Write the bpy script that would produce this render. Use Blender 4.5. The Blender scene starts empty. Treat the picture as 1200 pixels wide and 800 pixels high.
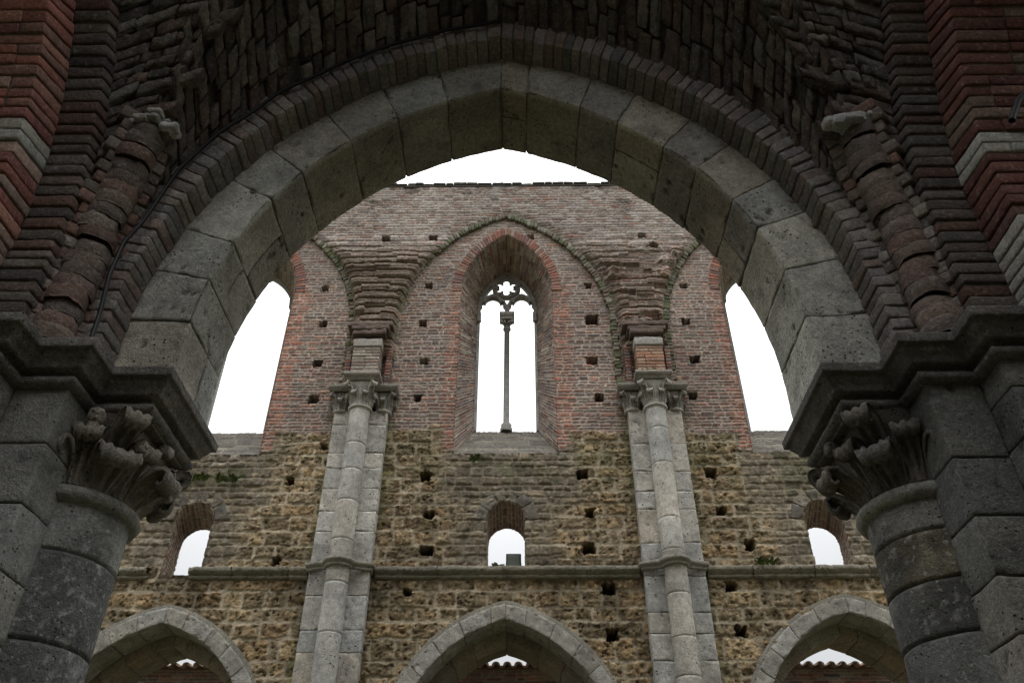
import bpy, math, random
import numpy as np
from mathutils import Matrix, Vector
random.seed(7); rng = np.random.default_rng(11)
C = bpy.context.scene.collection
PI = math.pi

# ------------------------------------------------------------------ noise
def _h(x, y, z, s):
    n = (x.astype(np.int64)*73856093) ^ (y.astype(np.int64)*19349663) ^ (z.astype(np.int64)*83492791) ^ (int(s)*2654435 + 977)
    n = (n & 0xffffffff).astype(np.uint64)
    n = (n ^ (n >> np.uint64(15)))*np.uint64(2246822519) & np.uint64(0xffffffff)
    n = (n ^ (n >> np.uint64(13)))*np.uint64(3266489917) & np.uint64(0xffffffff)
    n = n ^ (n >> np.uint64(16))
    return n.astype(np.float64)/4294967295.0
def h2(a, b, s=0):
    a = np.asarray(a); b = np.asarray(b)
    return _h(a, b, np.zeros_like(a), s)
def vn2(x, y, s=0):
    xi = np.floor(x); yi = np.floor(y); fx = x-xi; fy = y-yi
    fx = fx*fx*(3-2*fx); fy = fy*fy*(3-2*fy); z = np.zeros_like(xi)
    a = _h(xi, yi, z, s); b = _h(xi+1, yi, z, s); c = _h(xi, yi+1, z, s); d = _h(xi+1, yi+1, z, s)
    return (a*(1-fx)+b*fx)*(1-fy)+(c*(1-fx)+d*fx)*fy
def fb2(x, y, s=0, o=4):
    r = 0; a = .5; t = 0
    for k in range(o):
        r = r+a*vn2(x*2**k+k*17.3, y*2**k+k*9.1, s+k); t += a; a *= .55
    return r/t
def vn3(P, s=0):
    I = np.floor(P); f = P-I; f = f*f*(3-2*f); x, y, z = I.T; fx, fy, fz = f.T
    def L(dz):
        a = _h(x, y, z+dz, s); b = _h(x+1, y, z+dz, s); c = _h(x, y+1, z+dz, s); d = _h(x+1, y+1, z+dz, s)
        return (a*(1-fx)+b*fx)*(1-fy)+(c*(1-fx)+d*fx)*fy
    return L(0)*(1-fz)+L(1)*fz
def fb3(P, s=0, o=3):
    r = 0; a = .5; t = 0
    for k in range(o):
        r = r+a*vn3(P*2**k+k*13.7, s+k); t += a; a *= .55
    return r/t
def sm(a, b, x):
    t = np.clip((x-a)/(b-a), 0, 1); return t*t*(3-2*t)
def lerp(a, b, t): return a+(b-a)*t

# ------------------------------------------------------------------ objects
def props(o, label=None, cat=None, group=None, kind=None):
    if label: o['label'] = label
    if cat: o['category'] = cat
    if group: o['group'] = group
    if kind: o['kind'] = kind
    return o
def thing(name, label, cat, loc=(0, 0, 0), group=None):
    o = bpy.data.objects.new(name, None); C.objects.link(o); o.location = loc; o.empty_display_size = .2
    return props(o, label, cat, group)
def mk(name, V, F, col, mat, parent=None, smooth=True):
    V = np.asarray(V, float); F = np.asarray(F, np.int64)
    if parent is not None:
        off = Vector((0, 0, 0)); p = parent
        while p is not None: off += p.location; p = p.parent
        V = V-np.array(off)
    me = bpy.data.meshes.new(name); n = len(V); m = len(F); k = F.shape[1]
    me.vertices.add(n); me.vertices.foreach_set('co', V.astype(np.float32).ravel())
    me.loops.add(m*k); me.loops.foreach_set('vertex_index', F.astype(np.int32).ravel())
    me.polygons.add(m); me.polygons.foreach_set('loop_start', np.arange(0, m*k, k, dtype=np.int32))
    me.update(calc_edges=True); me.validate()
    if smooth: me.polygons.foreach_set('use_smooth', np.ones(len(me.polygons), bool))
    a = me.color_attributes.new('col', 'FLOAT_COLOR', 'POINT')
    c = np.ones((len(me.vertices), 4), np.float32); c[:, :3] = np.broadcast_to(np.asarray(col, float), (n, 3))[:len(me.vertices)]
    a.data.foreach_set('color', c.ravel())
    me.materials.append(mat)
    o = bpy.data.objects.new(name, me); C.objects.link(o)
    if parent is not None: o.parent = parent
    return o
class Acc:
    def __init__(s): s.V = []; s.F = []; s.C = []; s.n = 0
    def add(s, V, F, c):
        V = np.asarray(V, float); s.V.append(V); s.F.append(np.asarray(F, np.int64)+s.n)
        s.C.append(np.broadcast_to(np.asarray(c, float), (len(V), 3)).copy()); s.n += len(V)
    def build(s, name, mat, parent=None, smooth=True):
        return mk(name, np.vstack(s.V), np.vstack(s.F), np.vstack(s.C), mat, parent, smooth)
def gridF(nu, nv, cu=False):
    i = np.arange(nu-(0 if cu else 1)); j = np.arange(nv-1); I, J = np.meshgrid(i, j, indexing='ij'); I2 = (I+1) % nu
    return np.stack([I*nv+J, I2*nv+J, I2*nv+J+1, I*nv+J+1], -1).reshape(-1, 4)

# rounded, weathered block: local box (a0..a1) mapped by f(P)->xyz
def axis(L, r, st):
    r = min(r, L*.4); n = max(1, int(round((L-2*r)/st)))
    return np.concatenate([[0, r*.35], np.linspace(r, L-r, n+1), [L-r*.35, L]])
def block(acc, f, lo, hi, col, r=.012, st=.05, amp=.006, fr=14, cv=.18, seed=None, pits=0, chip=0):
    lo = np.array(lo, float); hi = np.array(hi, float); D = hi-lo
    if seed is None: seed = random.randint(0, 9999)
    ax = [axis(d, r, st) for d in D]; V = []; F = []; n = 0
    for k in range(3):
        a, b = [(1, 2), (2, 0), (0, 1)][k]
        A, B = np.meshgrid(ax[a], ax[b], indexing='ij')
        q = gridF(len(ax[a]), len(ax[b]))
        for sgn in (0, 1):
            P = np.zeros(A.shape+(3,)); P[..., a] = A; P[..., b] = B; P[..., k] = D[k]*sgn
            V.append(P.reshape(-1, 3)); F.append((q if sgn else q[:, ::-1])+n); n += A.size
    P = np.vstack(V); rr = np.minimum(r, D*.4)
    core = np.clip(P, rr, D-rr); d = P-core; L = np.linalg.norm(d/rr, axis=1); L[L < 1e-9] = 1
    P = core+d/np.maximum(L, 1e-9)[:, None]
    nr = d/np.maximum(np.linalg.norm(d, axis=1), 1e-9)[:, None]
    ed = ((np.abs(d) > rr*.3).sum(1) >= 2)
    Q = P+lo+np.array([seed*.37 % 50, seed*.11 % 50, seed*.77 % 50])
    nz = fb3(Q*fr, seed % 97)-.5
    P = P+nr*(nz*2*amp)[:, None]
    if chip: P = P-nr*(ed*sm(.52, .72, fb3(Q*7, seed % 89, 2))*chip)[:, None]
    c = np.array(col, float)[None, :]*(1+cv*2*(fb3(Q*fr*.6, 3)-.5))[:, None]
    if pits:
        pt = vn3(Q*38, 5); m = sm(.80, .9, pt)*(fb3(Q*4, 9, 2) > .5); P = P-nr*(m*.008*pits)[:, None]; c = c*(1-.65*m)[:, None]
    acc.add(f(P+lo), np.vstack(F), c)
ident = lambda P: P
def jit(col, a=.12):
    col = np.array(col, float); k = 1+random.uniform(-a, a)
    w_ = random.uniform(-.035, .035); return np.clip(col*k*np.array([1+w_, 1+.1*w_, 1-w_]), .01, 1)
def pick(L): return np.array(L[random.randrange(len(L))], float)

# ------------------------------------------------------------------ materials
def mat(name, noise=(60, .35), bump=.25, bsc=90, rough=.92, speck=0, pits=0, fine=.28):
    m = bpy.data.materials.new(name); m.use_nodes = True; nt = m.node_tree; N = nt.nodes; Lk = nt.links.new
    b = N['Principled BSDF']; b.inputs['Roughness'].default_value = rough; b.inputs['Specular IOR Level'].default_value = .18
    at = N.new('ShaderNodeAttribute'); at.attribute_name = 'col'
    tc = N.new('ShaderNodeTexCoord')
    n1 = N.new('ShaderNodeTexNoise'); n1.inputs['Scale'].default_value = noise[0]; n1.inputs['Detail'].default_value = 5; n1.inputs['Roughness'].default_value = .7
    Lk(tc.outputs['Object'], n1.inputs['Vector'])
    mr = N.new('ShaderNodeMapRange'); mr.inputs['From Min'].default_value = .25; mr.inputs['From Max'].default_value = .75
    mr.inputs['To Min'].default_value = 1-noise[1]; mr.inputs['To Max'].default_value = 1+noise[1]
    Lk(n1.outputs['Fac'], mr.inputs['Value'])
    mx = N.new('ShaderNodeMix'); mx.data_type = 'RGBA'; mx.blend_type = 'MULTIPLY'; mx.inputs[0].default_value = 1
    Lk(at.outputs['Color'], mx.inputs[6]); Lk(mr.outputs['Result'], mx.inputs[7]); out = mx.outputs[2]
    nf = N.new('ShaderNodeTexNoise'); nf.inputs['Scale'].default_value = noise[0]*3.6; nf.inputs['Detail'].default_value = 3; nf.inputs['Roughness'].default_value = .8
    Lk(tc.outputs['Object'], nf.inputs['Vector'])
    mf = N.new('ShaderNodeMapRange'); mf.inputs['From Min'].default_value = .3; mf.inputs['From Max'].default_value = .7; mf.inputs['To Min'].default_value = 1-fine; mf.inputs['To Max'].default_value = 1+fine
    Lk(nf.outputs['Fac'], mf.inputs['Value'])
    m3 = N.new('ShaderNodeMix'); m3.data_type = 'RGBA'; m3.blend_type = 'MULTIPLY'; m3.inputs[0].default_value = 1; Lk(out, m3.inputs[6]); Lk(mf.outputs['Result'], m3.inputs[7]); out = m3.outputs[2]
    pm = None
    if pits:    # travertine holes, clustered
        vo = N.new('ShaderNodeTexVoronoi'); vo.inputs['Scale'].default_value = pits; vo.inputs['Randomness'].default_value = 1; Lk(tc.outputs['Object'], vo.inputs['Vector'])
        pr_ = N.new('ShaderNodeMapRange'); pr_.inputs['From Min'].default_value = .12; pr_.inputs['From Max'].default_value = .24; pr_.inputs['To Min'].default_value = 1; pr_.inputs['To Max'].default_value = 0; Lk(vo.outputs['Distance'], pr_.inputs['Value'])
        nm = N.new('ShaderNodeTexNoise'); nm.inputs['Scale'].default_value = pits*.16; nm.inputs['Detail'].default_value = 2; Lk(tc.outputs['Object'], nm.inputs['Vector'])
        pn = N.new('ShaderNodeMapRange'); pn.inputs['From Min'].default_value = .50; pn.inputs['From Max'].default_value = .60; Lk(nm.outputs['Fac'], pn.inputs['Value'])
        pm = N.new('ShaderNodeMath'); pm.operation = 'MULTIPLY'; Lk(pr_.outputs['Result'], pm.inputs[0]); Lk(pn.outputs['Result'], pm.inputs[1])
        m4 = N.new('ShaderNodeMix'); m4.data_type = 'RGBA'; m4.inputs[7].default_value = (.03, .028, .024, 1); Lk(pm.outputs[0], m4.inputs[0]); Lk(out, m4.inputs[6]); out = m4.outputs[2]
    if speck:   # pale lichen flecks and dark algae
        for sc, lo, hi, c, am in ((45, .60, .68, (.42, .42, .38, 1), speck*.55), (9, .55, .75, (.035, .036, .038, 1), speck*.75), (110, .62, .70, (.03, .03, .03, 1), speck*.7), (1.7, .48, .70, (.05, .052, .05, 1), speck*.8)):
            n2 = N.new('ShaderNodeTexNoise'); n2.inputs['Scale'].default_value = sc; n2.inputs['Detail'].default_value = 4
            Lk(tc.outputs['Object'], n2.inputs['Vector'])
            r2 = N.new('ShaderNodeMapRange'); r2.inputs['From Min'].default_value = lo; r2.inputs['From Max'].default_value = hi
            r2.inputs['To Min'].default_value = 0; r2.inputs['To Max'].default_value = am; Lk(n2.outputs['Fac'], r2.inputs['Value'])
            m2 = N.new('ShaderNodeMix'); m2.data_type = 'RGBA'; m2.inputs[7].default_value = c
            Lk(r2.outputs['Result'], m2.inputs[0]); Lk(out, m2.inputs[6]); out = m2.outputs[2]
    Lk(out, b.inputs['Base Color'])
    n3 = N.new('ShaderNodeTexNoise'); n3.inputs['Scale'].default_value = bsc; n3.inputs['Detail'].default_value = 6; n3.inputs['Roughness'].default_value = .65
    Lk(tc.outputs['Object'], n3.inputs['Vector'])
    bp = N.new('ShaderNodeBump'); bp.inputs['Strength'].default_value = bump; bp.inputs['Distance'].default_value = .02
    hgt = n3.outputs['Fac']
    if pm is not None:
        sb = N.new('ShaderNodeMath'); sb.operation = 'SUBTRACT'; Lk(hgt, sb.inputs[0]); Lk(pm.outputs[0], sb.inputs[1]); hgt = sb.outputs[0]
    Lk(hgt, bp.inputs['Height']); Lk(bp.outputs['Normal'], b.inputs['Normal'])
    return m
M_wall = mat('weathered_masonry', (22, .42), .7, 30, fine=.4)
M_farstone = mat('pale_limestone', (16, .34), .6, 30, speck=.35, pits=14, fine=.34)
M_stone = mat('travertine_ashlar', (38, .42), .7, 60, speck=.5, pits=34, fine=.36)
M_darkstone = mat('lichened_column_stone', (50, .45), .6, 70, speck=.9, pits=40, fine=.36)
M_brick = mat('handmade_brick', (45, .45), .75, 60, speck=.3, fine=.36)
M_web = mat('rough_vault_brick', (30, .5), .9, 40, speck=.35, fine=.4)
M_mortar = mat('old_lime_mortar', (40, .3), .6, 50)
M_tile = mat('terracotta_tile', (25, .4), .4, 60, speck=.4)
M_metal = mat('dark_painted_metal', (80, .15), .05, 90, rough=.5)
M_leaf = mat('weed_leaf', (40, .3), .1, 60, rough=.7)
M_ground = mat('grassy_ground', (3, .4), .6, 12)

# ------------------------------------------------------------------ 2D shapes
def arch_sdf(x, z, cx, w, z0, R, zb):
    k = R-w
    up = np.maximum(np.hypot(x-(cx-k), z-z0)-R, np.hypot(x-(cx+k), z-z0)-R)
    dn = np.abs(x-cx)-w
    return np.maximum(np.where(z > z0, up, dn), zb-z)
def arch_pts(cx, w, z0, R, zb, nj, na):
    """left jamb bottom -> apex -> right jamb bottom"""
    k = R-w; tm = math.acos(max(-1, min(1, k/R)))
    L = [(cx-w, zb+(z0-zb)*i/nj) for i in range(nj)]
    L += [(cx+k-R*math.cos(tm*i/na), z0+R*math.sin(tm*i/na)) for i in range(na+1)]
    return np.array(L+[(2*cx-x, z) for x, z in L[-2::-1]])
def sdf_sheet(sdf, xs, zs):
    """grid with openings (sdf<0 removed), edge vertices pulled onto the outline"""
    X, Z = np.meshgrid(xs, zs, indexing='ij'); F = gridF(len(xs), len(zs))
    d = sdf(X, Z)
    xc = (X[:-1, :-1]+X[1:, 1:])/2; zc = (Z[:-1, :-1]+Z[1:, 1:])/2
    keep = (sdf(xc, zc) > 0).ravel(); F = F[keep]
    used = np.zeros(X.size, bool); used[F.ravel()] = True
    cnt = np.bincount(F.ravel(), minlength=X.size).reshape(X.shape)
    edge = (cnt > 0) & (cnt < 4); edge[0, :] = edge[-1, :] = False; edge[:, 0] = edge[:, -1] = False
    e = 1e-3
    for _ in range(3):
        d = sdf(X, Z); gx = (sdf(X+e, Z)-sdf(X-e, Z))/(2*e); gz = (sdf(X, Z+e)-sdf(X, Z-e))/(2*e)
        g2 = np.maximum(gx*gx+gz*gz, .25); st = np.where(edge & (np.abs(d) < .06), d/g2, 0)
        X = X-gx*st; Z = Z-gz*st
    idx = -np.ones(X.size, np.int64); idx[used] = np.arange(used.sum())
    return X.ravel()[used], Z.ravel()[used], idx[F], used
def extrude_sdf(sdf, xs, zs, y0, y1):
    """solid plate where sdf<0 between y0 and y1"""
    x, z, F, _ = sdf_sheet(lambda a, b: -sdf(a, b), xs, zs); n = len(x)
    V = np.vstack([np.stack([x, np.full(n, y0), z], 1), np.stack([x, np.full(n, y1), z], 1)])
    E = {}
    for q in F:
        for a, b in ((q[0], q[1]), (q[1], q[2]), (q[2], q[3]), (q[3], q[0])):
            if (b, a) in E: del E[(b, a)]
            else: E[(a, b)] = 1
    S = np.array([(b, a, a+n, b+n) for a, b in E]) if E else np.zeros((0, 4), int)
    return V, np.vstack([F, F[:, ::-1]+n, S])

# coursed masonry pattern: distance to the joint + block ids
def coursed(x, z, hc, lb, s=0, warp=.0, wf=3., jh=.25, jl=.35):
    if warp:
        x, z = x+warp*(fb2(x*wf, z*wf, s+31)-.5)*2, z+warp*(fb2(x*wf+40, z*wf+7, s+37)-.5)*2
    t = z/hc; k = np.floor(t)
    j = lambda q: (h2(q, q*0+5, s)-.5)*2*jh
    e0 = k+j(k); e1 = k+1+j(k+1)
    k = np.where(t < e0, k-1, np.where(t >= e1, k+1, k)); e0 = k+j(k); e1 = k+1+j(k+1)
    dz = np.minimum(t-e0, e1-t)*hc
    Lc = lb*(1+.3*(h2(k, k*0+9, s)-.5)); u = x/Lc+h2(k, k*0+3, s)*7; m = np.floor(u)
    jj = lambda q: (h2(q, k, s+2)-.5)*2*jl
    f0 = m+jj(m); f1 = m+1+jj(m+1)
    m = np.where(u < f0, m-1, np.where(u >= f1, m+1, m)); f0 = m+jj(m); f1 = m+1+jj(m+1)
    dx = np.minimum(u-f0, f1-u)*Lc
    return np.minimum(dx, dz), h2(m, k, s+11), h2(m, k, s+12), h2(m, k, s+13), dz
def ramp(cols, r):
    cols = np.array(cols, float); n = len(cols); i = np.minimum((r*n).astype(int), n-1); return cols[i]
BRICKS = [(.24, .125, .095), (.21, .12, .10), (.17, .11, .10), (.28, .155, .115), (.13, .10, .095), (.27, .20, .165), (.20, .135, .12), (.17, .09, .07), (.24, .175, .155), (.16, .125, .12), (.22, .185, .165)]
REDS = [(.29, .125, .085), (.25, .11, .08), (.31, .15, .10), (.22, .105, .08), (.27, .16, .12), (.20, .12, .10)]
TUFA = [(.29, .215, .13), (.25, .19, .12), (.20, .16, .11), (.31, .245, .16), (.17, .14, .10), (.27, .19, .11), (.23, .195, .145)]
GREYR = [(.19, .17, .14), (.15, .135, .115), (.24, .22, .185), (.17, .155, .125), (.21, .18, .14)]

# sheet over any parametric surface with relief
def psheet(Pf, us, vs, rel, flip=False):
    U, Vv = np.meshgrid(us, vs, indexing='ij'); u = U.ravel(); v = Vv.ravel(); e = 1e-3
    P = Pf(u, v); n = np.cross(Pf(u+e, v)-Pf(u-e, v), Pf(u, v+e)-Pf(u, v-e))
    n /= np.maximum(np.linalg.norm(n, axis=1), 1e-12)[:, None]
    if flip: n = -n
    h, c = rel(u, v, P)
    F = gridF(len(us), len(vs)); F = F[:, ::-1] if flip else F
    return P+n*h[:, None], F, c
def brick_rel(u, v, hc=.07, lb=.24, s=0, depth=.014, cols=BRICKS, mort=(.30, .265, .22), warp=.004, rough=.006, joint=.009, lip=.0, dirt=.25):
    """courses stacked along u, bricks laid along v"""
    d, r1, r2, r3, dz = coursed(v, u, hc, lb, s, warp, 5)
    t = sm(joint*.5, joint*1.9, d)
    nz = fb2(u*30, v*30, s+50)-.5; big = fb2(u*3, v*3, s+60)
    h = (t-1)*depth*(.6+.8*r2)+(r3-.5)*lip*t+nz*2*rough
    c = ramp(cols, r1)*(.75+.5*r2)[:, None]*(1+.5*nz)[:, None]
    c = lerp(np.array(mort)[None]*(.7+.6*big)[:, None], c, t[:, None])
    return h, c*(1-dirt+2*dirt*big)[:, None]

# ------------------------------------------------------------------ setting
YW = 13.1; BAY = 5.49; ZT = 16.42
g = 300
ax_ = np.concatenate([[-g, -60], np.linspace(-24, 24, 97), [60, g]])
X, Y = np.meshgrid(ax_, ax_+8, indexing='ij')
gz = (fb2(X*.5, Y*.5, 3)-.5)*.06
gn = fb2(X*.7, Y*.7, 8)
gc = lerp(np.array([.06, .068, .03])[None, None], np.array([.11, .095, .065])[None, None], sm(.4, .65, gn)[..., None])
props(mk('ground', np.stack([X, Y, gz], -1).reshape(-1, 3), gridF(len(ax_), len(ax_)), gc.reshape(-1, 3), M_ground), kind='structure')

# ------------------------------------------------------------------ opposite nave wall
LW = dict(cx=-.05, w=.97, z0=13.12, R=1.94, zb=9.15)         # lancet, wall face
LI = dict(cx=-.058, w=.65, z0=13.35, R=1.30, zb=10.2)        # lancet, glazing plane
SW = dict(cx=-.03, w=.335, z0=7.86, R=.345, zb=6.975)         # small round arched window
SI = dict(cx=-.02, w=.335, z0=7.55, R=.345, zb=6.975)
AR = dict(cx=-.02, w=1.68, z0=4.0, R=2.2)                    # arcade ring intrados
def sh(d, b, **k): e = dict(d); e['cx'] += b; e.update(k); return e
RIB = dict(w=2.2, z0=12.05, R=3.5)
HOLES = [(-3.94, 13.22), (-3.85, 12.23), (-3.81, 11.22), (-3.76, 10.36), (-3.4, 9.32), (-1.73, 13.27), (-1.77, 12.23), (-1.68, 11.25), (-1.75, 10.37), (-1.7, 14.65), (.48, 14.74), (1.7, 13.24), (1.71, 12.3), (1.66, 11.26), (1.74, 10.37), (-1.48, 8.69), (-1.38, 7.93), (-1.38, 7.27), (1.33, 8.71), (1.43, 7.96), (1.38, 7.31), (-1.64, 6.54), (1.66, 6.6), (1.67, 5.86), (-3.91, 8.61), (-3.9, 7.1), (3.64, 8.73), (3.71, 7.98), (4.11, 7.36), (3.67, 6.64), (3.7, 5.91), (3.65, 12.23), (3.71, 11.27), (3.54, 10.39), (3.72, 13.22), (-2.76, 14.64), (3.2, 14.36), (2.97, 14.69)]
HOLES += [(x+s*BAY, z) for x, z in HOLES[5:24] for s in (-1, 1) if abs(x+s*BAY) > 4.6]
bays = (-1, 0, 1)
def wall_sdf(x, z):
    d = np.full(np.shape(x), 9.)
    for k in bays:
        b = k*BAY
        d = np.minimum(d, arch_sdf(x, z, LW['cx']+b, LW['w']-.015, LW['z0'], LW['R']-.015, LW['zb']+.01))
        d = np.minimum(d, arch_sdf(x, z, SW['cx']+b+(.06 if k < 0 else 0), SW['w']-.012, SW['z0'], SW['R']-.012, 6.86 if k < 0 else SW['zb']))
        d = np.minimum(d, arch_sdf(x, z, AR['cx']+b, AR['w']+.10, AR['z0'], AR['R']+.10, -1))
    return d
xs = np.concatenate([np.arange(-8.3, -7.4, .08), np.arange(-7.4, 7.4, .02), np.arange(7.4, 8.31, .08)])
zs = np.concatenate([np.arange(-.05, 4.6, .09), np.arange(4.6, ZT, .0155), [ZT]])
x, z, F, used = sdf_sheet(wall_sdf, xs, zs)
wob = (fb2(x*.8, z*.8, 77)-.5)*.5
# --- brick zone
bd, r1, r2, r3, bdz = coursed(x, z, .076, .195, 1, .012, 4)
bt = sm(.006, .021, bd+.006*(fb2(x*14, z*14, 6)-.5)*2); bn = fb2(x*22, z*22, 5)-.5
bh = (bt-1)*.012*(.5+r2)+bn*.012+(r3-.5)*.008
bf = fb2(x*30, z*40, 8, 3)-.5
bcol = ramp(BRICKS, r1)*(.55+.85*r2)[:, None]*(1+1.1*bf)[:, None]
worn = fb2(x*1.1, z*1.1, 91)
bmort = np.array([.36, .325, .285])[None]*(.5+.85*fb2(x*2, z*2, 14))[:, None]
xb = x-np.round(x/BAY)*BAY
dl_ = np.full(len(x), 9.)
for kb_ in bays: dl_ = np.minimum(dl_, np.where(z < LW['z0']+.1, np.abs(x-kb_*BAY-LW['cx'])-LW['w'], 9))
redz = 1.25*sm(.30, .16, dl_-.10*(xb > 0)+.12*(r3-.5))*(z > 9.1)*(.55+.45*sm(.3, .55, fb2(x*.9, z*.9, 71)))
bcol = lerp(bcol, ramp(REDS, r2)*np.array([[1.2, .95, .85]])*(.7+.5*r1)[:, None]*(1+bf)[:, None], np.clip(redz, 0, 1)[:, None])
bcol = lerp(bmort, bcol, bt[:, None])
# --- tufa zone
td, q1, q2, q3, tdz = coursed(x, z, .262, .42, 21, .035, 2.6, .22, .38)
tt = sm(.010, .036, td+.030*(fb2(x*9, z*9, 23)-.5)*2); tn = fb2(x*11, z*11, 24, 5)-.5
pit = sm(.64, .78, fb2(x*24, z*27, 25, 3))
th = (tt-1)*.012+tn*.075*(.35+.65*tt)+(q3-.5)*.030*tt-pit*.035*tt
tf = fb2(x*26, z*26, 29, 3)-.5
tcol = lerp(ramp(TUFA, q1), np.array([[.235, .19, .125]]), .45)*(.62+.5*q2)[:, None]*(1+1.5*tn)[:, None]*(1+1.3*tf)[:, None]*(1-.42*pit*tt)[:, None]
tcol = lerp(np.array([.33, .295, .235])[None]*(.5+.9*fb2(x*2.2, z*2.2, 26))[:, None], tcol, tt[:, None])
# --- grey rubble zone round the small windows
gd, s1, s2, s3, gdz = coursed(x, z, .15, .22, 41, .030, 5.5, .3, .4)
gt = sm(.006, .03, gd); gnz = fb2(x*14, z*14, 44)-.5
ghh = (gt-1)*.022+gnz*.03+(s3-.5)*.03*gt
gcol = ramp(GREYR, s1)*(.60+.55*s2)[:, None]*(1+1.3*gnz)[:, None]*(1+1.3*tf)[:, None]*.9
gcol = lerp(np.array([.22, .20, .165])[None]*(.6+.7*fb2(x*3, z*3, 46))[:, None], gcol, gt[:, None])
rub = sm(.0, .25, .5*(1.15-np.abs(xb+.05-.1*wob))+.25*wob)*sm(6.95, 7.1, z)
rub = np.maximum(rub, sm(7.9, 8.3, z+wob)*sm(1.5, 1.0, np.abs(xb)+wob*.5)*sm(6.9, 7.0, z))
rub = np.where((x > 4.2) | (x < -6.3), np.maximum(rub, sm(7.6, 8.2, z+wob)), rub)
rub = rub*sm(.25, .55, fb2(x*2.4, z*2.4, 47)+.18)*.95
lo_h = lerp(th, ghh, rub); lo_c = lerp(tcol, gcol, rub[:, None])
up = sm(9.62, 9.70, z+.75*wob+.12*(fb2(x*5, z*5, 66)-.5)); up = np.maximum(up, sm(.22, .16, dl_+.1*(r3-.5))*sm(9.2, 9.25, z))
h = lerp(lo_h, bh, up); c = lerp(lo_c*np.array([[.97, .925, .835]]), lerp(bcol, bcol.mean(1)[:, None]*np.array([[1.05, .99, .94]]), .14)*np.array([[.95, .91, .87]]), up[:, None])
# --- ruined vault springing between the wall ribs
k_ = RIB['R']-RIB['w']
drib = np.where(z > RIB['z0'], np.maximum(np.hypot(xb+k_, z-RIB['z0']), np.hypot(xb-k_, z-RIB['z0']))-RIB['R'], np.abs(xb)-RIB['w'])
sp = sm(.06, .16, drib)*sm(11.2, 11.5, z)
xp = x-np.where(x < 0, -2.745, 2.745); left = (np.abs(x+2.745) < 1.6)
fadez = sm(14.9, 13.6, z+wob*.6)
rag = fb2(x*2.3, z*2.3, 83); cz, o1, o2, o3, _ = coursed(x, z, .20, .45, 61, .02, 3, .2, .3)
tcz = (z/.205+.12*(fb2(x*2, z*.6, 88)-.5)*2) % 1.0
saw = sm(0, .16, tcz)*sm(1.0, .85, tcz)
st = np.where(left, .16*saw*(.7+.6*o1)+.05, .10*saw*(o1 > .35)*(.4+o2)+.05*(o3 > .5)+.12*sm(.55, .75, rag))
h = h+sp*fadez*st+sm(.1, .3, drib)*sm(11.2, 11.5, z)*.05
dark = sp*fadez*sm(.35, .75, np.where(left, .85, .75-.6*rag+.3*o2))
c = lerp(c, np.stack([.105+.06*o2, .08+.045*o2, .06+.03*o2], 1), (dark*.72)[:, None])
# pale weathered bricks high up outside the ribs and lime bloom
wh = sm(.30, .70, worn*.5+.5*r3+.35*(fb2(x*7, z*7, 93)-.5))*sm(12.0, 14.4, z+wob)*.95+.12*up
wh = wh*np.where(drib > .05, 1, .55)
wh = wh*(1-.85*sp*fadez)
c = lerp(c, np.array([.38, .355, .325])[None]*(.55+.9*fb2(x*9, z*14, 95))[:, None], np.clip(wh, 0, 1)[:, None]*bt[:, None]*up[:, None]*.8)
scar = sm(.62, .74, fb2(x*1.6+3, z*1.6, 97))*sm(13.2, 14, z)*(drib > .08); h = h-scar*.05*(o1); c = c*(1-.35*scar*o2)[:, None]
# red brick trim blending near the lancets is its own mesh; moss and damp stains
moss = sm(.10, .0, np.abs(drib-.10))*sm(.42, .62, fb2(x*3, z*3, 101))*sm(11, 12, z)
moss = np.maximum(moss, .7*sm(.5, .68, fb2(x*2.2, z*2.2, 103))*sm(9.2, 8.4, np.abs(z-8.9)+8.5-.2)*(z < 9.6))
pil = np.abs(np.abs(xb)-2.745); moss = np.maximum(moss, sm(.75, .52, pil)*(z < 10.4)*sm(.35, .6, fb2(x*4, z*1.2, 105))*.9)
c = lerp(c, np.array([.085, .095, .042])[None]*(.6+.8*fb2(x*8, z*8, 107))[:, None], (moss*.62)[:, None])
damp = sm(.9, .3, np.abs(z-6.55))*sm(.45, .7, fb2(x*1.7, z*.5, 109))+sm(.45, .15, np.abs(x+5.6))*sm(5.9, 6.2, z)*(z < 6.9)*.8
c = c*(1-.5*np.clip(damp, 0, 1))[:, None]
c = c*(.78+.44*fb2(x*.55, z*.55, 111))[:, None]
# putlog holes
for hx, hz in HOLES:
    a = .070+.028*h2(np.array([int(hx*50)]), np.array([int(hz*50)]))[0]; b = a*.95
    if abs(hx-1.71) < .01: a = b = .13
    rr_ = .075*(fb2(x*15, z*15, 15)-.5); a *= random.uniform(.85, 1.2)
    ins = (np.abs(x-hx)+rr_ < a) & (np.abs(z-hz)+rr_ < b); h = np.where(ins, -.42, h); c[ins] *= .35
nave = thing('nave_wall', 'tall ruined clerestory wall of ochre tufa below and brown brick above, facing the arch', 'wall', (0, YW, 0))
mk('masonry', np.stack([x, YW-h, z], 1), F[:, ::-1] if False else F, c, M_wall, nave)

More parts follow.
